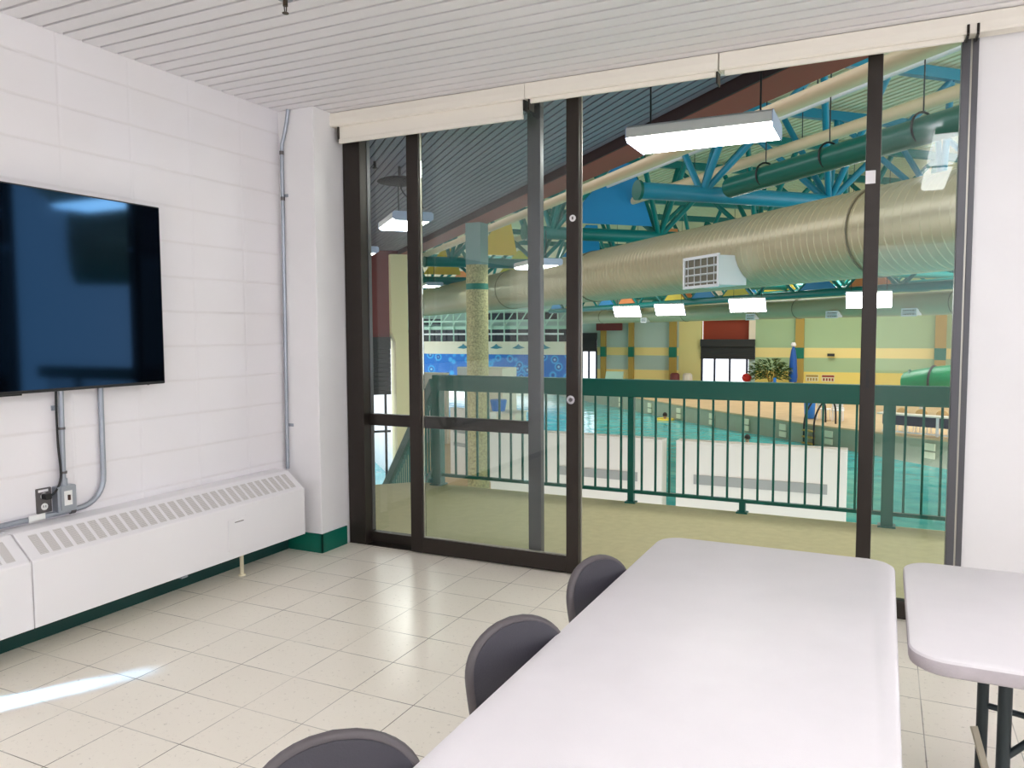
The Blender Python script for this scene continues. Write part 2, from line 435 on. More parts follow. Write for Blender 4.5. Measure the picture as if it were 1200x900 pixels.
# ---- television
t = thing('television', 'large black flat television mounted on the white block wall', 'television', (XW, -2.21, 1.21))
MB().rbox(XW+.03, XW+.062, -2.95, -1.5, 1.3, 2.08, .02, axis='x').build('rear_housing', 'tv_plastic', t)
MB().rbox(XW+.062, XW+.098, -3.05, -1.35, 1.211, 2.173, .006, axis='x').build('case', 'tv_plastic', t, bevel=.003)
MB().box(XW+.098, XW+.0995, -3.043, -1.357, 1.226, 2.166).build('screen', 'tv_screen', t)
MB().box(XW+.002, XW+.034, -2.5, -1.9, 1.45, 1.95).build('wall_bracket', 'black', t)
MB().rbox(XW+.07, XW+.09, -2.26, -2.14, 1.203, 1.212, .003, axis='y').build('sensor_bar', 'black', t)
for yy in (-2.96, -1.44): MB().tube((XW+.075, yy, 1.207), (XW+.075, yy, 1.212), .006, 8).build('screw_cap', 'steel_plate', t)

# ---- electrics below the television
def arc(c, r, a0, a1, u, v, n=8):
    c = Vector(c); u = Vector(u); v = Vector(v)
    return [c + u*r*math.cos(a0+(a1-a0)*k/n) + v*r*math.sin(a0+(a1-a0)*k/n) for k in range(n+1)]
t = thing('conduit', 'short grey metal conduit dropping from the television to the switch box', 'conduit', (XW+.02, -1.915, .73))
MB().tube((XW+.022, -1.905, 1.25), (XW+.022, -1.912, .765), .0125, 12).build('pipe', 'galv', t, smooth=50)
for z in (1.02, .80): MB().tube((XW+.022, -1.909, z-.006), (XW+.022, -1.909, z+.006), .016, 12).build('coupling', 'steel_plate', t, smooth=50)
MB().tube((XW+.022, -1.912, .735), (XW+.022, -1.912, .77), .018, 12).build('connector', 'galv', t, smooth=50)
MB().box(XW, XW+.008, -1.945, -1.918, 1.11, 1.135).tube((XW+.012, -1.934, 1.122), (XW+.022, -1.934, 1.122), .008, 8).build('strap', 'galv', t)
t = thing('conduit', 'grey metal conduit bending from under the television along the wall above the heater', 'conduit', (XW+.02, -2.4, .6))
pts = [(XW+.02, -1.688, 1.25), (XW+.02, -1.690, .76)] + arc((XW+.02, -1.83, .745), .14, 0, -PI/2, (0,1,0), (0,0,1))[1:] + [(XW+.02, -1.9, .602), (XW+.02, -3.6, .59)]
MB().path(pts, .0135, 12).build('pipe', 'galv', t, smooth=60)
MB().box(XW, XW+.036, -2.085, -2.02, .588, .592).box(XW+.03, XW+.036, -2.1, -2.02, .585, .62).build('strap', 'white_plastic', t)
MB().tube((XW+.02, -1.86, .602), (XW+.02, -1.885, .602), .018, 12).build('coupling', 'steel_plate', t, smooth=50)
t = thing('switch_box', 'grey metal surface box with a white toggle switch beside the outlet', 'switch', (XW, -1.905, .605))
MB().rbox(XW, XW+.045, -1.960, -1.862, .605, .735, .006, axis='x').build('box', 'galv', t, bevel=.002)
pl = MB().rbox(XW+.045, XW+.049, -1.945, -1.872, .615, .728, .006, axis='x').build('cover_plate', 'galv', t)
tp = MB().box(XW+.049, XW+.051, -1.930, -1.888, .638, .71).build('switch_plate', 'white_plastic', pl)
MB().box(XW+.05, XW+.063, -1.913, -1.905, .664, .69).build('toggle', 'brown_toggle', t)
t = thing('wall_outlet', 'power outlet with a dark steel plate and two white sockets on the block wall', 'outlet', (XW, -2.005, .615))
MB().rbox(XW, XW+.006, -2.042, -1.966, .615, .737, .005, axis='x').build('plate', 'steel_plate', t)
for z in (.645, .697):
    so = MB().tube((XW+.005, -2.004, z), (XW+.009, -2.004, z), .017, 18).build('socket', 'white_plastic', t)
    MB().box(XW+.0085, XW+.0098, -2.011, -2.008, z-.004, z+.007).box(XW+.0085, XW+.0098, -2.0, -1.997, z-.004, z+.007).build('slot', 'black', so)
MB().box(XW+.006, XW+.0075, -2.032, -1.982, .718, .73).build('label_strip', 'sticker', t)
t = thing('power_cord', 'black power cord hanging from the television to the outlet', 'cord', (XW+.02, -1.95, .69))
cp = [(XW+.03, -1.935, 1.25), (XW+.03, -1.938, 1.12), (XW+.03, -1.937, .95), (XW+.03, -1.930, .84), (XW+.036, -1.935, .775), (XW+.04, -1.958, .725), (XW+.04, -1.985, .703), (XW+.038, -2.004, .697)]
def smooth_path(p, n=6):
    p = [Vector(q) for q in p]; out = []
    for i in range(len(p)-1):
        a, b, c, d = p[max(i-1,0)], p[i], p[i+1], p[min(i+2,len(p)-1)]
        for k in range(n):
            u = k/n
            out.append(.5*((2*b)+(c-a)*u+(2*a-5*b+4*c-d)*u*u+(3*b-a-3*c+d)*u**3))
    return out + [p[-1]]
MB().path(smooth_path(cp), .0055, 8).build('cable', 'black', t, smooth=60)
MB().rbox(XW+.0095, XW+.045, -2.020, -1.988, .683, .711, .006, axis='x').build('plug', 'black', t, bevel=.002)
t = thing('conduit', 'thin grey metal conduit standing in the corner against the white pier', 'conduit', (.075, -.31, .57))
MB().path([(.066, -.309, .56), (.080, -.309, 2.69)] + [(.084, -.309, 2.74), (.104, -.309, 2.79), (.128, -.309, 2.88), (.142, -.309, CZ-.002)], .012, 12).build('pipe', 'galv', t, smooth=60)
for z in (2.68, 2.38): MB().tube((.079, -.309, z-.012), (.079, -.309, z+.012), .0145, 12).build('coupling', 'steel_plate', t, smooth=50)
for z in (2.40, .86): MB().box(.07, .115, -.299, -.295, z-.01, z+.01).tube((.104, -.306, z), (.104, -.299, z), .006, 8).build('strap', 'galv', t)

# ---- convector heaters along the wall
def heater(label, y0, y1, door):
    t = thing('convector_heater', label, 'heater', (XW, (y0+y1)/2, 0), 'white wall heaters under the television')
    pr = [(XW+.002, .158), (.298, .158), (.300, .162), (.300, .462), (.297, .468), (.172, .572), (.165, .576), (XW+.002, .576)]
    MB().prism([(z, x) for x, z in pr][::-1], y0+.002, y1-.002, 'y').build('cover', 'heater_white', t, bevel=.003)
    gr = MB(); n = int((y1-y0-.09)/.0578); st = (y1-y0-.09)/n
    nx, nz = .104, .125; L = math.hypot(nx, nz); ux, uz = -.125/L, .104/L; ox, oz = .104/L, .125/L
    for k in range(n):
        a = y0+.045+k*st+.009; b_ = a+st-.018; vs = []
        for (u, yy) in ((.022,a),(.022,b_),(.142,b_),(.142,a)):
            vs.append((.297+ux*u+ox*.0012, yy, .468+uz*u+oz*.0012))
        gr.add(vs, [(0,1,2,3)])
    gr.build('grille', 'grille', t)
    # seam flange and stub pipe feet
    MB().box(.22, .302, y1-.006, y1-.001, .16, .47).build('end_flange', 'heater_white', t)
    if door:
        ad = MB().rbox(.300, .306, -1.085, -.915, .205, .395, .006, axis='x').build('access_door', 'heater_white', t, bevel=.0012)
        MB().box(.3058, .3067, -1.035, -.965, .371, .376).build('vent_slot', 'steel_plate', ad)
        MB().tube((.20, -.885, 0), (.20, -.885, .17), .012, 10).build('pipe_stub', 'cream_pipe', t, smooth=50)
        MB().lathe([(.022, .0), (.022, .006), (.014, .01)], 12, (.20, -.885)).build('pipe_collar', 'cream_pipe', t)
        MB().box(.27, .31, -1.43, -1.39, .152, .160).build('clip', 'galv', t)
heater('white convector heater cover with an access door, running to the corner pier', -2.238, -.42, True)
heater('white convector heater cover section cut by the left edge of the photo', -4.35, -2.242, False)

# ---- sprinkler
t = thing('sprinkler_head', 'small bronze sprinkler head hanging from the slatted ceiling', 'sprinkler', (1.31, -1.64, CZ))
MB().tube((1.31, -1.64, 2.925), (1.31, -1.64, CZ+.012), .011, 10).build('pipe', 'brass', t, smooth=50)
MB().lathe([(.034, CZ-.004), (.030, CZ+.001)], 18, (1.31, -1.64)).build('escutcheon', 'galv', t)
MB().tube((1.303, -1.64, 2.928), (1.306, -1.64, 2.90), .0025, 6).tube((1.317, -1.64, 2.928), (1.314, -1.64, 2.90), .0025, 6).build('frame_arms', 'brass', t)
MB().lathe([(.014, 2.893), (.015, 2.896), (.006, 2.901)], 14, (1.31, -1.64)).build('deflector', 'brass', t)

# ---- ceiling lamps of the room (the one above the glass's reflection and its neighbours)
def room_lamp(y0, y1, x, label):
    t = thing('ceiling_lamp', label, 'lamp', (x, (y0+y1)/2, CZ), 'white strip lamps on the room ceiling')
    MB().box(x-.06, x+.06, y0, y1, CZ-.03, CZ).build('housing', 'lamp_white', t)
    pr = [(-.105, -.03), (-.105, -.052), (-.085, -.075), (.085, -.075), (.105, -.052), (.105, -.03)]
    MB().prism([(CZ+z, x+a) for a, z in pr], y0+.004, y1-.004, 'y').build('diffuser', 'lens_room', t)
    for ye in (y0, y1): MB().box(x-.108, x+.108, ye-.003, ye+.003, CZ-.078, CZ-.028).build('end_cap', 'lamp_white', t)
room_lamp(-3.25, -2.0, 4.12, 'white strip lamp on the ceiling mirrored in the right glazing')
room_lamp(-4.56, -3.31, 4.12, 'white strip lamp on the ceiling directly behind the mirrored one')
def room_fill_lamp(y0, y1, x, label, z=2.5):  # hanging lamps added out of view to brighten the ceiling and the room
    t = thing('added_fill_lamp', label, 'lamp', (x, (y0+y1)/2, z), 'added hanging fill lamps out of view in the room')
    MB().box(x-.10, x+.10, y0, y1, z, z+.05).build('housing', 'lamp_white', t)
    MB().box(x-.085, x+.085, y0+.01, y1-.01, z-.02, z).build('lower_diffuser', 'lens_low', t)
    MB().box(x-.085, x+.085, y0+.01, y1-.01, z+.05, z+.06).build('upper_diffuser', 'lens_up', t)
    for yy in (y0+.2, y1-.2): MB().tube((x, yy, z+.06), (x, yy, CZ), .004, 6).build('hanger', 'galv', t)
room_fill_lamp(-5.0, -3.75, 2.0, 'added hanging fill lamp behind the camera on the television side')
room_fill_lamp(-6.9, -5.65, 2.0, 'added hanging fill lamp near the back wall on the television side')
room_fill_lamp(-6.9, -5.65, 4.6, 'added hanging fill lamp near the middle of the back wall')
room_fill_lamp(-4.6, -3.35, 6.3, 'added hanging fill lamp beyond the far end of the second table')
room_fill_lamp(-2.4, -1.15, 6.3, 'added hanging fill lamp by the front wall beyond the second table')

# ---- folding tables
def rrect(x0, x1, y0, y1, r, n=8):
    pts = []
    for cx, cy, a in ((x1-r,y1-r,0),(x0+r,y1-r,PI/2),(x0+r,y0+r,PI),(x1-r,y0+r,1.5*PI)):
        for k in range(n+1):
            t_ = a+k*PI/2/n; pts.append((cx+r*math.cos(t_), cy+r*math.sin(t_)))
    return pts
def table(label, x0, x1, y0, y1, along, zt=.74):
    t = thing('folding_table', label, 'table', ((x0+x1)/2, (y0+y1)/2, 0))
    rings = []
    for ins, z in ((.012, zt-.046), (.002, zt-.040), (0, zt-.034), (0, zt-.010), (.003, zt-.004), (.010, zt)):
        rings.append([(a, b_, z) for a, b_ in rrect(x0+ins, x1-ins, y0+ins, y1-ins, .085-ins)])
    n = len(rings[0]); mb = MB(); vs = [p for R in rings for p in R]
    side = [(i*n+k, i*n+(k+1)%n, (i+1)*n+(k+1)%n, (i+1)*n+k) for i in range(len(rings)-1) for k in range(n)]
    o = len(mb.v); mb.add(vs, [f for f in side if f[0] < 3*n], 1)
    mb.f += [f for f in side if f[0] >= 3*n] + [tuple((len(rings)-1)*n+k for k in range(n)), tuple(range(n-1,-1,-1))]; mb.mi += [0]*(len(side)-len([f for f in side if f[0] < 3*n])+1) + [1]
    mb.build('table_top', ['table_top', 'table_edge'], t, smooth=30)
    def P(u, v, z):  # u along the length, v across
        return (x0+u, (y0+y1)/2+v, z) if along == 'x' else ((x0+x1)/2+v, y1-u, z)
    Ln = (x1-x0) if along == 'x' else (y1-y0)
    for side_ in (-1, 1):
        v = side_*.31
        MB().beam(P(.1, v, zt-.06), P(Ln-.1, v, zt-.06), .03, .028).build('side_rail', 'table_leg', t)
    for e, inw in ((.217, 1), (Ln-.217, -1)):
        for side_ in (-1, 1):
            lg = MB().tube(P(e, side_*.215, .012), P(e, side_*.215, zt-.05), .0155, 14).build('leg', 'table_leg', t, smooth=50)
            MB().tube(P(e, side_*.215, 0), P(e, side_*.215, .03), .019, 14).build('foot_cap', 'black', lg, smooth=50)
        MB().tube(P(e, -.215, .60), P(e, .215, .60), .009, 10).build('cross_bar', 'table_leg', t, smooth=50)
        MB().tube(P(e, -.215, .16), P(e, .215, .16), .009, 10).build('cross_bar', 'table_leg', t, smooth=50)
        MB().tube(P(e, 0, .60), P(e+inw*.34, 0, zt-.06), .009, 10).build('folding_brace', 'table_leg', t, smooth=50)
        MB().tube(P(e, -.215, .44), P(e+inw*.24, -.215, zt-.05), .009, 10).build('folding_brace', 'table_leg', t, smooth=50)
        MB().beam(P(e-inw*.022, .20, .32), P(e+inw*.06, .02, .03), .018, .01).build('lock_strip', 'brace_cream', t)
        MB().tube(P(e, .215, .385), P(e+inw*.5, .12, .36), .009, 10).build('spreader_bar', 'table_leg', t, smooth=50)
        MB().tube(P(e, -.31, zt-.055), P(e, .31, zt-.055), .011, 10).build('hinge_bar', 'table_leg', t, smooth=50)
table('long white plastic folding table with the dark chairs along its side', 3.012, 3.780, -3.455, -1.624, 'y')
table('white plastic folding table at the right with dark metal legs in view', 3.803, 5.633, -2.42, -1.596, 'x')

# ---- chairs
def chair():
    t = thing('stacking_chair', 'x', 'chair', (0,0,0), 'dark chairs pushed up to the long white table')
    # chair faces +x; back near x=0
    N, K = 20, 22
    def half(z):
        if z < .69: return .112 + .030*math.sin(min(1, (z-.45)/.24)*PI/2)
        return .142*max(0., 1-((z-.69)/.102)**2.3)**.5
    def back(u, v):
        z = .45 + .342*(1-(1-v)**1.5)
        y = u*half(z)
        return Vector((-.02 - .06*((z-.45)/.35) + .6*y*y, y, z))
    mb = MB(); fr = []; bk = []
    for i in range(K+1):
        for j in range(N+1):
            p = back(-1+2*j/N, i/K); fr.append(p + Vector((.0135,0,0))); bk.append(p - Vector((.0135,0,0)))
    n = (K+1)*(N+1); vs = fr+bk; fs = []
    for i in range(K):
        for j in range(N):
            a = i*(N+1)+j; fs.append((a, a+1, a+N+2, a+N+1)); fs.append((n+a, n+a+N+1, n+a+N+2, n+a+1))
    for i in range(K):
        for j in (0, N):
            a = i*(N+1)+j; q = (a, a+N+1, n+a+N+1, n+a); fs.append(q if j == 0 else q[::-1])
    for j in range(N): fs.append((j, n+j, n+j+1, j+1))
    mb.add(vs, fs)
    br = mb.build('backrest', 'chair_vinyl', t, smooth=70)
    rim = [back(-1, i/K) for i in range(K+1)] + [back(1, i/K) for i in range(K-1, -1, -1)]
    MB().path(rim, .0125, 8).build('edge_trim', 'chair_rim', br, smooth=70)
    st = MB()
    rg = []
    for ins, z in ((.02, .425), (.004, .432), (0, .445), (.004, .458), (.03, .466)):
        rg.append([(a, b_, z) for a, b_ in rrect(.0+ins, .38-ins, -.19+ins, .19-ins, .07-ins*.8, 5)])
    nn = len(rg[0]); st.add([p for R in rg for p in R], [(i*nn+k, i*nn+(k+1)%nn, (i+1)*nn+(k+1)%nn, (i+1)*nn+k) for i in range(4) for k in range(nn)] + [tuple(4*nn+k for k in range(nn)), tuple(range(nn-1,-1,-1))])
    st.build('seat', 'chair_vinyl', t, smooth=50)
    for s_ in (-1, 1):
        MB().path([(.36, s_*.19, .0), (.33, s_*.165, .43)], .011, 10).build('leg', 'chrome', t, smooth=60)
        MB().path([(-.05, s_*.19, .0), (.04, s_*.165, .43)], .011, 10).build('leg', 'chrome', t, smooth=60)
        MB().path([(.33, s_*.165, .425), (.04, s_*.165, .425), (-.015, s_*.12, .45), (-.045, s_*.10, .55)], .011, 10).build('back_post', 'chrome', t, smooth=60)
    MB().path([(.02, -.19, .25), (.02, .19, .25)], .008, 8).build('stretcher', 'chrome', t, smooth=60)
    return t
c0 = chair(); kids(c0)
def seat_at(x, y, deg):                      # x, y: middle of the backrest's crown
    a = math.radians(deg); return (x+.078*math.cos(a), y+.078*math.sin(a), 0), deg
spots = [(*seat_at(2.944, -2.190, -17), 'dark grey vinyl chair at the long table, the one closest to the glazing'),
         (*seat_at(2.937, -2.752, -25), 'dark grey vinyl chair at the long table, between the other two chairs'),
         (*seat_at(2.893, -3.365, -44), 'dark grey vinyl chair at the long table, cut by the lower photo edge')]
for i, (p, a, l) in enumerate(spots):
    if i == 0: c0.location = p; c0.rotation_euler = (0,0,math.radians(a)); c0['label'] = l
    else: dup(c0, p, math.radians(a), l)

# ================================================================== BALCONY
bal = MB().prism([(6.5,.2),(6.5,2.1),(-.43,2.1),(-2.33,.2)], -.26, 0)
struct(bal.build('floor_balcony', 'balcony_floor'), 'olive beige balcony floor')
RY = 2.072
t = thing('balcony_railing', 'dark green metal railing with thin balusters along the balcony edge', 'railing', (2.5, RY, 0))
MB().box(-.21, 6.45, RY-.045, RY+.045, .922, 1.072).build('top_rail', 'rail_green', t, bevel=.006)
MB().box(-.17, 6.45, RY-.02, RY+.02, .085, .112).build('bottom_rail', 'rail_green', t)
for x, w, full in ((-.17, .045, 1), (1.772, .026, 1), (2.712, .024, 0), (3.774, .042, 1), (5.7, .026, 1)):
    MB().box(x-w, x+w, RY-w, RY+w, 0, .93 if full else .1).box(x-w-.02, x+w+.02, RY-w-.02, RY+w+.015, 0, .012).build('post', 'rail_green', t)
xs = [1.68-.1182*k for k in range(15)] + [1.866+.1203*k for k in range(16)] + [3.883+.1195*k for k in range(15)] + [5.8+.12*k for k in range(5)]
for x in xs: MB().box(x-.0085, x+.0085, RY-.0085, RY+.0085, .1, .93).build('baluster', 'rail_green', t)

# stair going down at the left end of the balcony, with its own sloping railing
sl = .555; T0 = 1.60; SS = 1.343
t = thing('stair_railing', 'dark green railing sloping down the stair at the end of the balcony', 'railing', (SS, 1.8, 0), hall=True)
zz = lambda tt: 1.0 - sl*(tt-T0)
MB().beam((SS, T0+.13, zz(T0+.07)), (SS, 5.7, zz(5.7)), .08, .15).build('top_rail', 'rail_green', t, bevel=.005)
MB().beam((SS, T0+.15, zz(T0+.05)-.84), (SS, 5.7, zz(5.7)-.84), .035, .03).build('bottom_rail', 'rail_green', t)
for k in range(32):
    tt = T0+.14+.122*k
    MB().box(SS-.0085, SS+.0085, tt-.0085, tt+.0085, zz(tt)-.84, zz(tt)-.05).build('baluster', 'rail_green', t)
MB().box(SS-.04, SS+.04, 5.62, 5.7, -2.2, zz(5.66)).build('post', 'rail_green', t)
t = thing('staircase', 'concrete stair going down from the balcony to the pool deck', 'stairs', (.7, 3.8, -2.2), hall=True)
for k in range(12):
    z1 = -.17*(k+1); ta = 1.80+.306*k
    MB().box(.0, 1.30, ta, ta+.32, z1-.17, z1).build('step', ['balcony_floor'], t)
MB().beam((.04, 1.9, -.28), (.04, 5.4, -2.15), .06, .25).beam((1.30, 1.9, -.28), (1.30, 5.4, -2.15), .06, .25).build('stringer', 'slab_edge', t)

# soffit over the balcony: boards at 45 degrees, edged by a maroon beam
SZ = 3.8
sf = MB(); k = 0; s = 3.95-.1016
s -= .03
while s > -7:
    ta = max(.40 - s, -6.)
    if s < 0: ta = .40 - s
    sf.box(s, s+.080, ta+.1, 16.6, SZ, SZ+.015, 0); s -= .1016
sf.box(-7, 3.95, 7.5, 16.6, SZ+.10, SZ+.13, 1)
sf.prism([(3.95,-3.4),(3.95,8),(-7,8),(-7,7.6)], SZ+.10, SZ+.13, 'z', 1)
struct(sf.build('ceiling_soffit', ['soffit_slat', 'soffit_void'], hall=True), 'grey slatted soffit over the balcony')
struct(MB().box(3.95, 4.4, -6, 16.6, 3.682, 4.5).build('trim_4', 'maroon', hall=True, bevel=.004), 'maroon edge beam of the soffit')

struct(MB().box(3.925, 3.949, -3.2, 16.6, 3.685, 3.92).build('trim_6', 'maroon_black', hall=True), 'dark brown board added to darken the inner side of the soffit edge')  # thin board added to darken the beam's inner face

# pendant lamps
def lamp_mesh(root, L=1.19, Wd=.6, h=.1, rod=.5, tilt=0., ex=.39):
    """local frame: long along x"""
    c, q = math.cos(tilt), math.sin(tilt)
    T = lambda pts: [(y*c-z*q, y*q+z*c) for y, z in pts]
    MB().prism(T([(-Wd/2, .0), (Wd/2, .0), (Wd/2, h*.8), (Wd/2-.03, h), (-Wd/2+.03, h), (-Wd/2, h*.8)]), -L/2, L/2, 'x').build('housing', 'lamp_white', root, bevel=.003)
    MB().prism(T([(-Wd/2+.012, .0), (-Wd/2+.05, -.028), (Wd/2-.05, -.028), (Wd/2-.012, .0)]), -L/2+.01, L/2-.01, 'x').build('diffuser', 'lens', root)
    for e in (-1, 1):
        MB().prism(T([(-Wd/2-.004, -.004), (-Wd/2+.045, -.036), (Wd/2-.045, -.036), (Wd/2+.004, -.004), (Wd/2+.004, h*.8), (Wd/2-.03, h+.003), (-Wd/2+.03, h+.003), (-Wd/2-.004, h*.8)]), e*L/2-.006*(e < 0), e*L/2+.006*(e > 0), 'x').build('end_cap', 'lamp_end', root)
        MB().tube((e*L*ex, 0, h*.5), (e*L*ex, 0, h+rod), .008, 8).build('hanging_rod', 'black', root, smooth=60)
l0 = thing('pendant_lamp', 'long white pendant lamp glowing over the door opening, nearest the glazing', 'lamp', (0,0,0), 'white pendant lamps of the pool hall')
lamp_mesh(l0, rod=.56); kids(l0); l0.location = (2.29, 2.415, 3.13)
LW = math.radians(-45)
dup(l0, (-2.92, 5.72, 3.13), LW, 'white pendant lamp under the slatted soffit below the dark round dish')
dup(l0, H(2.0, 10.9, 3.13), LW, 'white pendant lamp under the soffit by the left window frame, near the maroon wall')
l1 = thing('pendant_lamp', 'white pendant lamp over the pool left of the others, by the striped panels', 'lamp', (0,0,0), 'white pendant lamps of the pool hall')
l2 = thing('pendant_lamp', 'white pendant lamp far back between the window frame and the concrete column', 'lamp', (0,0,0), 'white pendant lamps of the pool hall')
lamp_mesh(l2, rod=3.1); l2.location = H(6.14, 21.8, 3.13); l2.rotation_euler = (0,0,LW)
lamp_mesh(l1, rod=3.85, tilt=math.radians(-48), h=.08); kids(l1); l1.location = (-6.605, 28.95, 2.33)
dup(l1, (-4.25, 27.17, 2.33), 0, 'white pendant lamp over the pool, second from the left, before the far columns')
dup(l1, (-.554, 23.14, 2.33), 0, 'white pendant lamp hanging over the pool before the dark roller shutter')
dup(l1, (3.262, 20.22, 2.33), 0, 'white pendant lamp partly behind the right window stile')
dup(l0, H(5.35, 9.2, 2.82), LW, 'white pendant lamp hanging beside the spiral duct, right of the concrete column')
dup(l0, (5.6, 2.415, 3.13), 0, 'white pendant lamp added for more light over the balcony, hidden by the white front wall')  # unseen lamp added to brighten the balcony

# dark dish under the soffit
t = thing('ceiling_dish', 'dark round dish hanging under the slatted soffit with a loose cable', 'dish', H(1.73, 5.22, 3.6))
cx, cy, _ = H(1.73, 5.22)
MB().lathe([(.02, 3.66), (.20, 3.635), (.30, 3.60), (.315, 3.585), (.30, 3.575), (.05, 3.565)], 32, (cx, cy)).build('dish', 'soffit_void', t, smooth=50)
MB().tube((cx, cy, 3.64), (cx, cy, 3.8), .02, 10).build('stem', 'black', t, smooth=50)
MB().path(smooth_path([(cx+.02, cy, 3.57), (cx+.03, cy, 3.48), (cx+.12, cy+.02, 3.36), (cx+.28, cy+.1, 3.25), (cx+.3, cy+.15, 3.22)]), .008, 6).build('cable', 'black', t, smooth=60)
t = thing('sprinkler_head', 'small dark sprinkler head under the slatted soffit beside the round dish', 'sprinkler', H(1.35, 5.0, 3.8))
cx, cy, _ = H(1.35, 5.0)
MB().tube((cx, cy, 3.72), (cx, cy, 3.8), .02, 8).build('pipe', 'black', t); MB().lathe([(.035, 3.705), (.035, 3.715), (.01, 3.725)], 12, (cx, cy)).build('deflector', 'black', t)

# ================================================================== POOL HALL
# round concrete column under the soffit beam
t = thing('concrete_column', 'round speckled concrete column with a teal band and square head', 'column', H(4.18, 9.6, -2.2), hall=False)
cx, cy, _ = H(4.18, 9.6)
MB().lathe([(.225, -2.2), (.225, 2.84)], 32, (cx, cy)).build('shaft', 'concrete_column', t, smooth=50)
MB().lathe([(.229, 2.34), (.229, 2.46)], 32, (cx, cy)).build('painted_band', 'teal_band', t, smooth=50)
hd = MB()
for a in range(1): pass
c_, s_ = math.cos(PI/4), math.sin(PI/4)
hd.box(cx-.17, cx+.17, cy-.17, cy+.17, 2.84, 3.68); hd.build('column_head', 'head_teal', t)

# left end wall with its tall windows
lw = MB().box(3.66, 4.4, 16.62, 16.9, 3.6, 6.4, 0).box(-8, 3.66, 16.6, 16.9, 1.25, 6.4, 0).box(-8, 2.3, 16.6, 16.9, -3.05, 1.25, 0)
struct(lw.build('wall_hall_left', ['maroon_dark'], hall=True), 'maroon end wall left of the pool')
struct(MB().box(3.9, 4.1, 16.95, 45, -3.2, 6.4).build('wall_hall_side', 'wall_paint', hall=True))
t = thing('roller_shutter', 'dark louvred shutter box below the maroon wall at the far left', 'shutter', (3., 16.5, -.3), hall=True)
MB().box(2.3, 3.66, 16.45, 16.75, 1.0, 1.34).build('shutter_box', 'shutter_dark', t)
sm = MB()
for k in range(10): sm.box(2.3, 3.66, 16.5+.02*(k % 2), 16.62, -.31+.131*k, -.31+.131*k+.118)
sm.box(2.3, 3.66, 16.63, 16.66, -.31, 1.0)
sm.build('slats', 'shutter_dark', t)
wn = bpy.data.objects.new('window_3', None); COL.objects.link(wn); ORG['window_3'] = ((0,0,0), True); wn.rotation_euler = (0,0,PI/4); struct(wn, 'bright tall window below the dark shutter')
for s_ in (2.34, 2.98, 3.52): MB().box(s_-.03, s_+.03, 16.62, 16.7, -3.05, -.3).build('mullion', 'shutter_dark', wn)
MB().box(2.3, 3.66, 16.64, 16.68, -1.42, -1.36).build('transom', 'shutter_dark', wn)
MB().box(2.3, 3.66, 16.655, 16.665, -3.05, -.3).build('pane', 'outside_glass', wn)
struct(MB().box(3.66, 4.14, 16.3, 16.95, 1.46, 3.68).prism([(1.46,3.66),(1.46,4.14),(1.2,4.24),(1.2,3.76)], 16.2, 16.95, 'y').box(3.76, 4.24, 16.2, 16.95, -3.05, 1.2).build('trim_5', 'pale_cream', hall=True), 'pale stepped pier at the end of the maroon wall')

# main spiral duct
DS, DZ, DR = 8.15, 2.87, .625
t = thing('spiral_duct', 'huge beige spiral air duct crossing the pool hall under the trusses', 'duct', (DS, 12, DZ), hall=True)
du = MB(); n = 40; tt = -3.; rows = []
vs = []; fs = []
ring = []
pitch = .145
while tt < 42:
    for dt, rr in ((0, DR), (pitch-.028, DR), (pitch-.02, DR+.009), (pitch-.008, DR+.009)): ring.append((tt+dt, rr))
    tt += pitch
for a, rr in ring:
    for k in range(n):
        an = 2*PI*k/n; vs.append((DS+rr*math.cos(an), a + pitch*0, DZ+rr*math.sin(an)))
for i in range(len(ring)-1):
    for k in range(n): fs.append((i*n+k, (i+1)*n+k, (i+1)*n+(k+1)%n, i*n+(k+1)%n))
du.add(vs, fs).build('duct_tube', 'duct_paint', t, smooth=28)
for tj in (3.0, 12.3, 18.6): MB().path([(DS+(DR+.012)*math.cos(2*PI*k/40), tj, DZ+(DR+.012)*math.sin(2*PI*k/40)) for k in range(40)], .014, 6, closed=True).build('joint_band', 'duct_seam', t)
def vent(duct, s0, tt, z0, z1, L, dep):
    v = MB().prism([(z0, s0), (z0, s0+dep), (z1, s0+dep), (z1, s0)], tt-L/2, tt+L/2, 'y').build('vent', 'vent_white', duct)
    fr = MB(); y0, y1 = tt-L/2-.03, tt+L/2+.03
    fr.box(s0-.03, s0, y0, y1, z0-.03, z0+.02).box(s0-.03, s0, y0, y1, z1-.02, z1+.03).box(s0-.03, s0, y0, y0+.05, z0, z1).box(s0-.03, s0, y1-.05, y1, z0, z1)
    fr.build('frame', 'vent_white', v)
    MB().box(s0-.004, s0+.0, y0+.05, y1-.05, z0+.02, z1-.02).build('dark_core', 'vent_dark', v)
    lv = MB()
    for k in range(3):
        z = z0+.07+(z1-z0-.1)*k/3; lv.beam((s0-.015, y0+.05, z), (s0-.015, y1-.05, z), .04, .012, up=(.5,0,.8))
    for k in range(5):
        yy = y0+.05+(y1-y0-.1)*(k+.5)/5; lv.box(s0-.02, s0-.01, yy-.006, yy+.006, z0+.02, z1-.02)
    lv.build('louvres', 'vent_white', v)
vent(t, 7.22, 6.1, 2.26, 2.76, 1.05, .55)
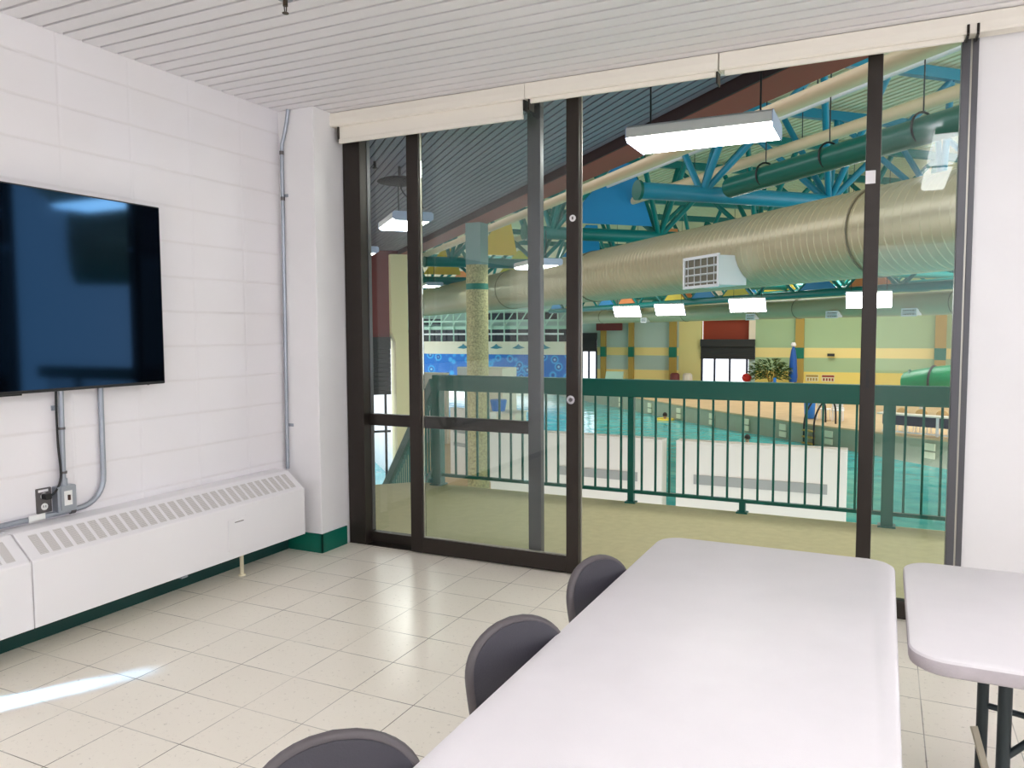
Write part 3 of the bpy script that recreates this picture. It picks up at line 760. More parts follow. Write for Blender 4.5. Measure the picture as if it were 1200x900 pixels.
# second duct further back
t = thing('round_duct', 'long grey green air duct along the far side of the pool', 'duct', (20., 25, 2.3), hall=True)
MB().tube((20., -2, 2.3), (20., 40.5, 2.3), .375, 28).build('duct_tube', 'duct_far', t, smooth=40)
for tj in (12, 19, 27, 36): MB().path([(20+.385*math.cos(2*PI*k/28), tj, 2.3+.385*math.sin(2*PI*k/28)) for k in range(28)], .012, 6, closed=True).build('joint_band', 'duct_seam', t)
for tj in (13.4, 16.8, 21.5, 30.5): vent(t, 19.60, tj, 1.93, 2.13, .55, .2)

# pipes and beams below the roof
def hall_pipe(name, label, cat, s_, z_, r, t0, t1, mt, extra=None):
    t = thing(name, label, cat, (s_, (t0+t1)/2, z_), hall=True)
    MB().tube((s_, t0, z_), (s_, t1, z_), r, 20).build('pipe', mt, t, smooth=50)
    return t
t = hall_pipe('overhead_pipe', 'thick dark green pipe slung on rings above the spiral duct', 'pipe', 8.0, 4.06, .18, -2, 6.4, 'pipe_green')
for tk in (2.2, 3.9, 5.4):
    rg = MB().path([(8+.2*math.cos(2*PI*k/20), tk, 4.1+.2*math.sin(2*PI*k/20)) for k in range(20)], .016, 6, closed=True).build('hanger_ring', 'black', t, smooth=60)
    MB().tube((8, tk, 4.3), (8, tk, 6.28), .01, 6).build('hanger_rod', 'black', t)
t = hall_pipe('overhead_pipe', 'beige pipe running close behind the maroon soffit beam', 'pipe', 5.2, 3.91, .085, -4, 30, 'pipe_beige')
for tk in (0.9, 4.5, 9): MB().tube((5.2, tk, 3.98), (5.2, tk, 6.28), .008, 6).build('hanger_rod', 'black', t)
t = hall_pipe('overhead_pipe', 'beige pipe below the ribbed roof, between green pipe and maroon beam', 'pipe', 8.9, 4.72, .10, -4, 30, 'pipe_beige')
for tk in (1.5, 5.6, 9): MB().tube((8.9, tk, 4.8), (8.9, tk, 6.28), .008, 6).build('hanger_rod', 'black', t)
t = hall_pipe('overhead_pipe', 'thin white pipe with a pale bracket high behind the right glazing', 'pipe', 8.1, 5.0, .05, -4, 12, 'vent_white')
for tk in (.6, 3.2): MB().tube((8.1, tk, 5.03), (8.1, tk, 6.28), .008, 6).build('hanger_rod', 'black', t)
t = thing('cable_tray', 'pale blue cable tray beside the maroon soffit beam', 'tray', (4.62, 4, 3.9), hall=True)
MB().box(4.55, 4.72, -4, 10, 3.86, 3.9).build('tray', 'panel_pale', t)
for tk in (-1, 1.8, 4.6, 7.4): MB().tube((4.63, tk, 3.9), (4.63, tk, 6.28), .008, 6).build('hanger_rod', 'truss_blue', t)

# ribbed roof
rf = MB(); s_ = 4.3; prof = []
while s_ < 50:
    prof += [(s_, 6.32), (s_+.11, 6.32), (s_+.125, 6.42), (s_+.175, 6.42)]; s_ += .19
vs = [(a, -7, z) for a, z in prof] + [(a, 70, z) for a, z in prof]; n = len(prof)
rf.add(vs, [(i, i+1, n+i+1, n+i) for i in range(n-1)])
struct(rf.build('ceiling_hall', 'roof_deck', hall=True), 'cream ribbed roof deck of the pool hall')

# triangular trusses across the hall
def truss(label, tb, s0, s1, zb, zt, half, step, first, rb, mt_b, mt_d, panels=(), ins=.8):
    t = thing('roof_truss', label, 'truss', (s0, tb, zb), 'blue green roof trusses', hall=True)
    ch = MB().tube((s0, tb, zb), (s1, tb, zb), rb, 20).build('bottom_chord', mt_b, t, smooth=50)
    MB().tube((s0-.06, tb, zb), (s0, tb, zb), rb+.03, 20).build('end_flange', 'pipe_green', ch, smooth=50)
    for sg in (-1, 1):
        MB().box(s0-2.5, s1, tb+sg*half-.07, tb+sg*half+.07, zt, zt+.2).build('top_chord', mt_b, t)
    s_ = first; k = 0
    while s_ < s1 and k < 14:
        for sg in (-1, 1):
            MB().tube((s_, tb, zb), (s_, tb+sg*half, zt), rb*.42, 10).build('strut', mt_d, t, smooth=60)
            MB().tube((s_, tb, zb), (s_+step/2, tb+sg*half, zt), rb*.42, 10).build('diagonal', mt_d, t, smooth=60)
            MB().tube((s_+step/2, tb+sg*half, zt), (s_+step, tb, zb), rb*.42, 10).build('diagonal', mt_d, t, smooth=60)
        s_ += step; k += 1
    for i, (j, c) in enumerate(panels):
        a = first+j*step; d = .04
        p = [(a+ins, tb-.16, zb+.25), (a+step-ins, tb-.16, zb+.25), (a+step/2+.2, tb-half*.6, zb+.25+(2.1-ins)*.75), (a+step/2-.2, tb-half*.6, zb+.25+(2.1-ins)*.75)]
        q = [(x+0, y+d, z) for x, y, z in p]
        MB().add(p+q, [(0,1,2,3),(7,6,5,4),(0,4,5,1),(1,5,6,2),(2,6,7,3),(3,7,4,0)]).build('coloured_panel', c, t)
    return t
truss('blue pipe truss closest to the glazing, over the huge spiral duct', 6.85, 6.4, 22, 4.0, 6.05, 1.45, 2.9, 7.7, .15, 'truss_blue', 'truss_blue')
truss('teal pipe truss with blue panels behind the first truss', 12.2, 6.2, 26, 3.9, 6.05, 1.6, 3.0, 6.9, .16, 'truss_teal', 'truss_teal', ((0, 'panel_blue'), (3, 'panel_pale')), .3)
truss('teal pipe truss with yellow panels beyond the concrete column', 18.5, 5.2, 30, 3.7, 5.6, 1.6, 3.0, 6., .16, 'truss_teal', 'truss_teal', ((0, 'panel_yellow'), (1, 'panel_blue'), (2, 'panel_orange'), (4, 'panel_yellow')))
truss('teal pipe truss with mixed panels, fourth from the glazing', 26, 5, 34, 3.6, 5.4, 1.8, 3.2, 6., .17, 'truss_teal', 'truss_teal', ((0, 'panel_yellow'), (1, 'panel_yellow'), (2, 'panel_orange'), (4, 'panel_blue'), (6, 'panel_yellow')))
truss('teal pipe truss farthest from the glazing, over the blue bubble wall', 36, 5, 26.5, 3.5, 5.3, 1.8, 3.4, 6., .18, 'truss_teal', 'truss_teal', ((0, 'panel_pale'), (1, 'panel_orange'), (3, 'panel_yellow'), (5, 'panel_yellow')))
# long teal girders over the far side carrying coloured triangles
def girder(label, s_, zb, zt, t0, t1, step, cols):
    t = thing('roof_girder', label, 'girder', (s_, t0, zb), 'teal girders over the far pool side', hall=True)
    MB().tube((s_, t0, zb), (s_, t1, zb), .14, 14).build('bottom_chord', 'truss_teal', t, smooth=50)
    MB().tube((s_, t0, zt), (s_, t1, zt), .14, 14).build('top_chord', 'truss_teal', t, smooth=50)
    tt = t0; i = 0
    while tt < t1-step:
        MB().tube((s_, tt, zb), (s_, tt+step/2, zt), .06, 8).build('diagonal', 'truss_teal', t, smooth=60)
        MB().tube((s_, tt+step/2, zt), (s_, tt+step, zb), .06, 8).build('diagonal', 'truss_teal', t, smooth=60)
        c = cols[i % len(cols)]
        if c:
            p = [(s_-.08, tt+.3, zb+.14), (s_-.08, tt+step-.3, zb+.14), (s_-.08, tt+step/2, zt-.12)]; q = [(x+.04, y, z) for x, y, z in p]
            MB().add(p+q, [(0,2,1),(3,4,5),(0,1,4,3),(1,2,5,4),(2,0,3,5)]).build('coloured_panel', c, t)
        tt += step; i += 1
girder('teal girder with yellow and blue triangles right over the far duct', 19., 2.78, 3.7, 6, 42, 2.4, ['panel_blue', 'panel_yellow', None, 'panel_orange', 'panel_blue', None, 'panel_yellow'])
girder('teal girder with orange and yellow triangles above the far deck', 25., 3.3, 4.8, 4, 39, 3., ['panel_orange', None, 'panel_yellow', 'panel_blue', None])

# pool: water, deck, pool edge
struct(MB().box(2.2, 20.9, -8, 45, -3.3, -3.0).build('floor_water', 'pool_water', hall=True), 'turquoise pool water')
edge = [(13.0, 21.9), (15.5, 21.35), (17.2, 21.0), (19.0, 20.65), (21.6, 20.55), (23.6, 20.3), (27.6, 20.2), (33, 20.3), (38, 20.4), (58, 20.4)]
edge = [(-8, 24.5), (4, 23.2)] + edge
pts = [(s_, t_) for t_, s_ in edge if t_ < 40] + [(20.4, 45.1), (73.4, -8)]
struct(MB().prism(pts, -2.26, -2.2).build('floor_deck', 'deck_tan', hall=True), 'tan pool deck on the far side')
pts2 = [(s_+.04, t_) for t_, s_ in edge] + [(s_+.5, t_) for t_, s_ in reversed(edge)]
struct(MB().prism(pts2, -4., -2.262).build('wall_pool', 'pool_wall', hall=True), 'grey green pool edge wall')
def edge_s(t_):
    for (a, sa), (b_, sb) in zip(edge, edge[1:]):
        if a <= t_ <= b_: return sa+(sb-sa)*(t_-a)/(b_-a)
    return 20.5
k = 0
for t_ in (14.3, 16.6, 18.2, 20.6, 22.8, 25.2, 28, 31, 34.5):
    s_ = edge_s(t_)
    o = tag(MB().box(s_-.02, s_+.03, t_-.2, t_+.2, -2.62, -2.38).box(s_-.02, s_+.03, t_-.2, t_+.2, -2.9, -2.68).build('depth_marker', 'marker', hall=True),
        ['pale marker plate on the pool edge below the tan chairs', 'pale marker plate on the pool edge under the white chairs', 'pale marker plate on the pool edge right of the ladder', 'pale marker plate on the pool edge left of the ladder', 'pale marker plate on the pool edge between ladder and swimmer', 'pale marker plate on the pool edge behind the railing centre', 'pale marker plate on the pool edge right of the gap in the white boards', 'pale marker plate on the pool edge behind the gap in the white boards', 'pale marker plate on the far left pool edge beside the door stile'][k], 'marker', 'marker plates along the pool edge'); k += 1
# deck by the stair, left
struct(MB().prism([(-8, 8.4), (-.9, 1.8), (1.98, 4.24), (3.39, 7.9), (6.08, 12.3), (7.07, 16.6), (7.4, 26), (6.5, 45), (4.24, 45), (4.24, 10), (-8, 10)], -2.3, -2.2).build('floor_deck_left', 'deck_tan', hall=True), 'tan deck at the foot of the stair')
struct(MB().box(-8, 4.24, 9.98, 16.6, -3.2, -3.05).build('floor_lobby', 'deck_tan', hall=True), 'lower floor by the tall windows')
struct(MB().prism([(1.98, 4.24), (3.39, 7.9), (6.08, 12.3), (7.07, 16.6), (7.4, 26), (6.5, 45), (6.3, 45), (7.2, 26), (6.87, 16.6), (5.88, 12.3), (3.19, 7.9), (1.78, 4.24)], -4., -2.31).build('wall_pool_left', 'pool_wall', hall=True), 'pool edge wall at the foot of the stair')

# white boards standing in the pool in front of the balcony
def board(label, x0, y0, x1, y1, z0, z1, sx0, sx1, sz):
    d = Vector((x1-x0, y1-y0, 0)); L = d.length; a = math.atan2(d.y, d.x)
    t = thing('pool_bulkhead', label, 'bulkhead', (x0, y0, z0), 'white bulkheads in the pool before the balcony')
    t.rotation_euler = (0,0,a); ORG[t.name] = ((0,0,0), False); t.location = (x0, y0, 0)
    MB().box(0, L, 0, .18, z0, z1).build('board', 'board_white', t, bevel=.006)
    MB().box(0, L, 0, .18, z1, z1+.025).build('coping', 'board_white', t)
    sl_ = MB().box(sx0, sx1, -.012, .0, sz-.05, sz+.055)
    sl_.build('slot', 'board_slot', t)
    return t
board('broad white bulkhead standing in the pool left of the gap', -.75, 4.30, 1.485, 4.2, -3.4, .235, .95, 1.95, -.19)
board('broad white bulkhead standing in the pool right of the gap', 1.645, 4.2, 3.405, 4.2, -3.4, .235, .2, 1.58, -.165)
t = board('pale bulkhead with two dark slots behind the concrete column', -6.4, 13.0, -4.9, 12.4, -2.2, -.5, .15, 1.3, -1.05)
MB().box(.15, 1.3, -.012, 0, -1.45, -1.35).build('slot', 'board_slot', t)

# floating rope in the water at the right
t = tag(MB().path(smooth_path([(3.9, 6.2, -2.98), (4.6, 6.6, -2.98), (5.4, 7.4, -2.98), (7.2, 8.2, -2.98)]), .035, 8).build('lane_rope', 'rope', smooth=60), 'reddish rope floating on the water behind the right glazing', 'rope')

# pool ladder
t = thing('pool_ladder', 'dark pool ladder with arched handrails by the blue bin', 'ladder', (20.6, 19.0, -2.2), hall=True)
for dt in (-.28, .28):
    MB().path(smooth_path([(21.6, 19+dt, -2.2), (21.55, 19+dt, -1.5), (21.25, 19+dt, -1.25), (20.9, 19+dt, -1.4), (20.58, 19+dt, -2.0), (20.55, 19+dt, -3.0)]), .035, 8).build('handrail', 'black', t, smooth=60)
for z in (-2.45, -2.7, -2.95): MB().box(20.45, 20.62, 18.72, 19.28, z-.03, z+.03).build('tread', 'column_olive', t)
# blue bin
t = thing('bin', 'tall blue bin with a white lid standing on the deck by the ladder', 'bin', (.93, 30.2, -2.2))
MB().lathe([(.20, -2.2), (.24, -1.25)], 18, (.93, 30.2)).build('body', 'far_blue', t, smooth=50)
MB().lathe([(.25, -1.25), (.25, -1.12), (.1, -1.08)], 18, (.93, 30.2)).build('lid', 'vent_white', t, smooth=50)

# deck chairs and tables
def deck_chair(mt):
    t = thing('deck_chair', 'x', 'chair', (0,0,0), 'chairs on the far pool deck')
    MB().rbox(-.23, .23, -.23, .23, .42, .46, .08).build('seat', mt, t)
    sh = [(a, .42+ .0 + b_) for a, b_ in [(.20*math.cos(PI*k/10), .30+.16*math.sin(PI*k/10)) for k in range(11)]] + [(-.17, .58), (.17, .58)]
    MB().prism([(z, x) for x, z in sh], .20, .24, 'y').build('backrest', mt, t)
    for sx in (-1, 1):
        for sy in (-1, 1): MB().tube((sx*.19, sy*.19, 0), (sx*.18, sy*.18, .43), .018, 6).build('leg', 'vent_white', t)
        MB().tube((sx*.16, .21, .44), (sx*.16, .225, .72), .016, 6).build('back_post', 'vent_white', t)
    return t
dc = deck_chair('wood_tan'); kids(dc)
dcs = [((4.45, 27.0, -2.2), 'tan chair on the far deck just right of the wide green railing post'), ((5.02, 26.75, -2.2), 'tan chair on the far deck, second from that railing post'),
       ((5.62, 26.5, -2.2), 'tan chair on the far deck, third from that railing post'), ((6.4, 26.2, -2.2), 'tan chair on the far deck beside the right jamb')]
for i, (p, l) in enumerate(dcs):
    a = math.radians(150+8*i)
    if i == 0: dc.location = p; dc.rotation_euler = (0,0,a); dc['label'] = l
    else: dup(dc, p, a, l)
wc = deck_chair('vent_white'); kids(wc)
for i, (p, l) in enumerate([((1.5, 29.9, -2.2), 'white chair on the far deck closest to the blue bin'), ((2.05, 29.6, -2.2), 'white chair on the far deck beside the right window stile'), ((2.0, 30.6, -2.2), 'white chair on the far deck behind the other white chairs')]):
    a = math.radians(160+15*i)
    if i == 0: wc.location = p; wc.rotation_euler = (0,0,a); wc['label'] = l
    else: dup(wc, p, a, l)
t = thing('deck_table', 'long white bench table in front of the tan chairs on the far deck', 'table', (5.2, 25.9, -2.2))
MB().beam((3.6, 26.55, -1.50), (7.2, 25.05, -1.50), .5, .05).build('table_top', 'board_white', t)
for u in (.1, .5, .9):
    MB().tube((3.6+3.6*u, 26.55-1.5*u, -2.2), (3.6+3.6*u, 26.55-1.5*u, -1.5), .05, 8).build('leg', 'vent_white', t)
MB().beam((3.7, 26.56, -1.72), (7.1, 25.14, -1.72), .04, .36).build('dark_fill_board', 'navy', t)  # dark board added for the dark area under the table top
MB().beam((3.7, 26.4, -2.12), (7.1, 24.98, -2.12), .06, .05).build('foot_bar', 'vent_white', t)

# green slide flume and hoop at the right
t = thing('water_slide', 'big green slide flume lying beyond the railing at the right', 'slide', (6.4, 33, -2.2))
sp = smooth_path([(4.7, 33.6, -.95), (5.6, 33.0, -.72), (6.8, 32.3, -.5), (8.5, 31.5, -.1), (10.5, 30.8, .6)], 5)
MB().path(sp, .62, 16).build('flume', 'slide_green', t, smooth=60)
MB().path([Vector(sp[0])+Vector((.0,.66*math.cos(2*PI*k/20), .66*math.sin(2*PI*k/20))) for k in range(20)], .06, 6, closed=True).build('rim', 'pipe_green', t, smooth=60)
MB().path([Vector(sp[5])+Vector((.25*math.cos(2*PI*k/20),.62*math.cos(2*PI*k/20), .66*math.sin(2*PI*k/20))) for k in range(20)], .05, 6, closed=True).build('joint_ring', 'black', t, smooth=60)
for i in (3, 10, 17): MB().tube((sp[i][0], sp[i][1], -2.2), (sp[i][0], sp[i][1], sp[i][2]-.5), .08, 8).build('support', 'vent_white', t)
t = tag(MB().path(arc((3.7, 32.5, -1.75), .68, 0.1, PI-.1, (1,0,0), (0,0,1), 16), .05, 8).build('pool_hoop', 'black', smooth=60), 'black arched hoop beyond the railing beside the right window stile', 'hoop')

# far wall of the hall
FY = 46.
fw = MB()
def fbox(x0, x1, z0, z1, m, d=0.): fw.box(x0, x1, FY-d, FY+.4, z0, z1, m)
# materials: 0 green 1 teal 2 band 3 yellow 4 lime 5 red 6 cream
fbox(-14.0, -8.4, .38, 7, 1); fbox(-14.0, -8.4, -.15, .38, 2); fbox(-14.0, -8.4, -1.1, -.15, 1); fbox(-14.0, -8.4, -2.2, -1.1, 2)
fbox(-8.4, -6.95, -2.2, 7, 4)
fw.box(-6.95, -4.0, FY+.5, FY+.8, .3, 2.4, 5); fbox(-6.95, -4.0, 2.2, 7, 6)
fbox(-3.6, 12, .40, 7, 0); fbox(-3.6, 12, -.2, .40, 2); fbox(-3.6, 12, -1.05, -.2, 0); fbox(-3.6, 12, -2.2, -1.05, 3); fbox(-4.0, -3.6, .9, 7, 6); fbox(-4., -3.6, -2.2, -.3, 1)
fbox(-30, -14.0, 3.2, 7, 6); fbox(-15.2, -14.0, 1.3, 3.2, 1); fbox(-15.5, -15.2, -2.2, 3.2, 6)
struct(fw.build('wall_far', ['far_green', 'far_teal', 'far_band', 'far_yellow', 'far_lime', 'recess_red', 'cream_band']), 'striped far wall of the pool hall')
def shutter(label, x0, x1, z0, z1):
    t = thing('roller_shutter', label, 'shutter', ((x0+x1)/2, FY-.2, z0), 'dark roller shutters on the far wall')
    MB().box(x0, x1, FY-.35, FY+.2, z1-.45, z1).build('shutter_box', 'shutter_dark', t)
    sm = MB()
    for k in range(6): sm.box(x0, x1, FY-.2+.02*(k % 2), FY+.1, z0+(z1-.45-z0)*k/6, z0+(z1-.45-z0)*(k+.9)/6)
    sm.box(x0, x1, FY-.12, FY-.08, z0, z1-.45)
    sm.build('slats', 'shutter_dark', t)
shutter('dark roller shutter on the far wall beside the sliding door stile', -15.2, -14.0, .08, 1.35)
shutter('wide dark roller shutter below the rust red recess of the far wall', -6.95, -3.6, -.33, .92)
for nm, x0, x1, z1, ms, lb in (('window_4', -15.2, -14.0, .1, (-15.1, -14.6, -14.05), 'bright far window beside the sliding door stile'), ('window_5', -6.95, -4.0, -.3, (-6.9, -6.1, -5.15, -4.1), 'bright far window below the wide shutter')):
    w = bpy.data.objects.new(nm, None); COL.objects.link(w); ORG[nm] = ((0,0,0), False); struct(w, lb)
    for x in ms: MB().box(x-.06, x+.06, FY-.02, FY+.1, -2.2, z1).build('mullion', 'navy', w)
    MB().box(x0, x1, FY+.03, FY+.05, -2.2, z1).build('pane', 'outside_glass', w)
cols_ = [(-13.5, .16, 'slim olive wall column with a teal ring, leftmost on the far wall'), (-11.55, .16, 'slim olive wall column with a teal ring between the grey teal panels'), (-8.75, .22, 'olive wall column with a teal ring beside the lime panel'), (-.98, .24, 'olive wall column behind the blue closed umbrella'), (6.52, .28, 'olive wall column with a teal ring beyond the green slide')]
for x, w, l in cols_:
    t = thing('wall_column', l, 'column', (x, FY-.2, -2.2), 'olive columns on the far wall')
    MB().box(x-w, x+w, FY-.32, FY, -2.2, 3.2).build('shaft', 'column_olive', t)
    MB().box(x-w-.01, x+w+.01, FY-.33, FY, -.25, .42).build('painted_band', 'teal_band', t)
t = thing('beach_umbrella', 'closed blue umbrella on a pole before the far green wall', 'umbrella', (-1.2, 44.5, -2.2))
MB().tube((-1.2, 44.5, -2.2), (-1.2, 44.5, .75), .05, 8).build('pole', 'vent_white', t)
MB().lathe([(.22, -1.6), (.26, -1.3), (.20, -.2), (.13, .3), (.05, .5)], 12, (-1.2, 44.5)).build('canopy', 'navy_blue', t, smooth=60)
MB().lathe([(.10, .5), (.16, .6), (.10, .75)], 12, (-1.2, 44.5)).build('cap', 'vent_white', t, smooth=60)
MB().lathe([(.3, -2.2), (.3, -2.1), (.1, -2.05)], 12, (-1.2, 44.5)).build('foot', 'shutter_dark', t)
def plant(label, x, y, r, h, n, seed):
    t = thing('potted_plant', label, 'plant', (x, y, -2.2)); rd = random.Random(seed)
    MB().lathe([(.28, -2.2), (.36, -1.7), (.33, -1.7)], 14, (x, y)).build('pot', 'shutter_dark', t, smooth=50)
    lf = MB(); stm = MB()
    for k in range(9):
        a = rd.uniform(0, 2*PI); q = (x+r*.5*math.cos(a), y+r*.5*math.sin(a), -2.2+h*rd.uniform(.5, .8)); stm.path([(x, y, -1.75), ((x+q[0])/2, (y+q[1])/2, (q[2]-1.4)/2), q], .025, 5)
    for k in range(n):
        a = rd.uniform(0, 2*PI); e = rd.uniform(.1, 1.); rr = r*rd.uniform(.2, 1); z = -2.2+h*(.32+.6*e*(1-.4*(rr/r)**2))
        p = Vector((x+rr*math.cos(a), y+rr*math.sin(a), z)); d = Vector((math.cos(a), math.sin(a), rd.uniform(-.5, .7))).normalized(); L = rd.uniform(.22, .42); w = d.cross(Vector((0,0,1))).normalized()*L*.2
        up = w.cross(d).normalized()*.05
        lf.add([p, p+d*L*.5+w+up, p+d*L, p+d*L*.5-w+up], [(0,1,2),(0,2,3)], rd.random() < .3)
    stm.build('stems', 'column_olive', t); lf.build('foliage', ['leaf', 'leaf_pale'], t)
plant('bushy green potted plant on the far deck left of the blue umbrella', -2.35, 43.5, 1.1, 2.15, 460, 3)
# plant('smaller dark green potted plant right beside the blue umbrella', -1.25, 42.4, .5, 2.0, 220, 5)
t = tag(MB().lathe([(.02, -1.62), (.22, -1.56), (.30, -1.36), (.22, -1.16), (.02, -1.10)], 16, (-3.75, 43.8)).build('red_ball', 'red', smooth=60), 'big red ball on a post before the far wall, left of the plants', 'ball')
t = tag(MB().tube((-3.75, 43.8, -2.2), (-3.75, 43.8, -1.62), .06, 8).build('ball_post', 'pipe_green'), 'short green post carrying the red ball', 'post')
tag(MB().box(-2.1, -1.75, 41.4, 41.8, -2.2, -1.45).prism([(-1.95,41.5),(-1.8,41.5),(-1.8,41.7),(-1.95,41.7)], -1.45, -1.2).build('blue_crate', 'far_blue', bevel=.03), 'blue plastic tub in front of the far plants', 'tub')
for i, (x, l) in enumerate(((-.25, 'small notice on the yellow far wall, nearer the blue umbrella'), (.65, 'small notice on the yellow far wall, farther from the blue umbrella'))):
    t = thing('wall_notice', l, 'notice', (x, FY-.03, -1.6), 'notices on the far wall')
    MB().box(x-.36, x+.36, FY-.04, FY, -1.62, -1.22).build('sheet', 'marker', t)
    MB().box(x-.34, x+.34, FY-.045, FY-.04, -1.36, -1.24).build('title_bar', ['column_olive', 'maroon'][i], t)
    for k in range(4): MB().box(x-.28+.16*k, x-.18+.16*k, FY-.045, FY-.04, -1.58, -1.42).build('print_block', ['column_olive', 'maroon'][i], t)
tag(MB().box(3.0, 3.22, FY-.12, FY, -1.95, -1.15).build('door_post', 'maroon_dark'), 'narrow dark post on the yellow far wall', 'post')
t = thing('security_camera', 'tiny dark security camera on the yellow band of the far wall', 'camera', (.85, FY, .0))
MB().tube((.85, FY, 0), (.85, FY-.25, 0), .05, 8).build('bracket', 'shutter_dark', t); MB().box(.6, 1.0, FY-.4, FY-.25, -.09, .07).build('body', 'shutter_dark', t)
# red wall pad and hanging loudspeaker over the left panels
t = thing('wall_sign', 'dark red plaque high on the far wall above the leftmost columns', 'sign', (-12.9, FY-.1, 1.7))
MB().rbox(-13.9, -12.1, FY-.5, FY-.35, 1.5, 2.0, .06, axis='y').build('board', 'maroon_dark', t)
t = thing('lifeguard_chair', 'low lounge seat with a grey blue cover at the far wall', 'seat', (-12.4, 44.2, -2.2))
MB().box(-13., -11.8, 44., 44.8, -1.85, -1.7).build('seat', 'pale_teal', t); MB().prism([(44.7, -1.75), (44.85, -1.75), (45.05, -1.2), (44.95, -1.2)], -13., -11.8, 'x').build('backrest', 'pale_teal', t)
for x in (-12.9, -11.9):
    for y in (44.1, 44.7): MB().tube((x, y, -2.2), (x, y, -1.8), .04, 6).build('leg', 'vent_white', t)
for i, (x, mt, l) in enumerate(((-8.3, 'maroon_dark', 'dark round hassock at the foot of the lime panel'), (-7.5, 'board_white', 'pale round hassock at the foot of the lime panel'))):
    tag(MB().lathe([(.25, -2.2), (.32, -1.9), (.30, -1.3), (.2, -1.2)], 14, (x, 44.6)).build('hassock', mt, smooth=50), l, 'hassock', 'hassocks by the lime panel')

# bubble wall and mezzanine at the far left
bw = MB().box(-32, -15.5, 44., 44.3, -2.2, -.1, 0).box(-32, -15.5, 43.78, 44.3, -.1, .78, 1).box(-32, -15.5, 44.2, 44.5, .78, 1.62, 2)
bw.box(-32, -15.5, 43.95, 44.2, 1.62, 1.85, 3).box(-22.6, -16.2, 44.4, 44.5, 2.3, 2.75, 2).box(-28, -25.4, 44.4, 44.5, 2.0, 2.4, 2).box(-32, -15.5, 44.6, 44.9, 1.85, 4.6, 4)
struct(bw.build('wall_mezzanine', ['bubble_paint', 'cream_band', 'dark_glass', 'pale_teal', 'far_teal']), 'blue bubble wall under the cream band at the far left')
rd = random.Random(4)
tr = thing('mezzanine_rack', 'pale steel framework along the mezzanine above the blue bubble wall', 'framework', (-24, 43.8, .8))
for k in range(16):
    x = -31+k; MB().tube((x, 43.86, .78), (x, 43.86, 3.4), .05, 6).build('upright', 'pale_teal', tr)
    MB().beam((x, 43.86, 1.9 + rd.uniform(-.2,.2)), (x+1, 43.86, 3.2), .06, .06).build('diagonal', 'pale_teal', tr)
for z, mt in ((1.3, 'vent_white'), (2.2, 'pale_teal'), (2.9, 'pale_teal')): MB().box(-31, -15.6, 43.82, 43.9, z-.06, z+.06).build('ledge', mt, tr)
for k, x in enumerate((-23.2, -22.0, -20.6, -18.9, -17.0)):
    a = rd.uniform(-.2, .2)
    p = [(.33, x-.45), (.50, x-.1), (.62, x+.02), (.50, x+.14), (.36, x+.5), (.27, x+.05)]
    tag(MB().prism(p, 43.74, 43.78, 'y').build('ray_cutout', 'ray_teal'), ['ray shaped cutout on the cream band, leftmost, right of the concrete column', 'ray shaped cutout on the cream band, second from the concrete column', 'ray shaped cutout on the cream band, third from the concrete column', 'ray shaped cutout on the cream band, just left of the fixed window stile', 'ray shaped cutout on the cream band between window stile and door stile'][k], 'cutout', 'ray cutouts on the cream band')
# cream booth near the column
t = thing('cream_booth', 'cream box booth with a small framed hatch right of the concrete column', 'booth', (-8.6, 18.5, -2.2))
MB().box(-8.6, -7.6, 18.5, 19.6, -2.2, .27).build('body', 'cream_band', t, bevel=.02)
MB().box(-9.25, -8.75, 18.4, 18.6, -.05, .3).build('sign_panel', 'vent_white', t)
MB().box(-9.0, -8.9, 18.45, 18.5, -2.2, -.05).build('sign_leg', 'vent_white', t)
# blue tubs seen through the railing
for i, (x, y, l) in enumerate(((-7.55, 16.9, 'blue plastic tub on the deck right of the column, left one of the pair'), (-6.95, 16.9, 'blue plastic tub on the deck right of the column, right one of the pair'))):
    tag(MB().lathe([(.20, -.95), (.26, -.62), (.24, -.60)], 16, (x, y)).build('blue_tub', 'far_blue', smooth=50), l, 'tub', 'blue tubs near the column')
t = thing('low_wall', 'pale low wall holding the blue tubs near the concrete column', 'wall', (-7.2, 17, -2.2))
MB().box(-8.2, -6.2, 16.5, 17.3, -2.2, -.98).build('body', 'cream_band', t); MB().box(-8.25, -6.15, 16.45, 17.35, -.98, -.95).build('coping', 'board_white', t)
t = thing('blue_raft', 'blue inflatable raft leaning behind the railing left of the concrete column', 'raft', (-10.6, 17.2, -2.2))
MB().path([(-10.6+.35*math.cos(2*PI*k/20), 17.2+.15*math.cos(2*PI*k/20), -.55+.42*math.sin(2*PI*k/20)) for k in range(20)], .12, 8, closed=True).build('ring', 'far_blue', t, smooth=60)
MB().tube((-10.6, 17.3, -2.2), (-10.6, 17.3, -.95), .05, 8).build('stand', 'vent_white', t)
t = thing('pool_wall_panel', 'white panel standing on the deck behind the stair corner post', 'panel', (-10.4, 17.6, -2.2))
MB().box(-11.6, -9.2, 17.6, 17.75, -2.2, .1).build('sheet', 'board_white', t); MB().box(-11.62, -9.18, 17.58, 17.77, .1, .14).build('coping', 'cream_band', t)

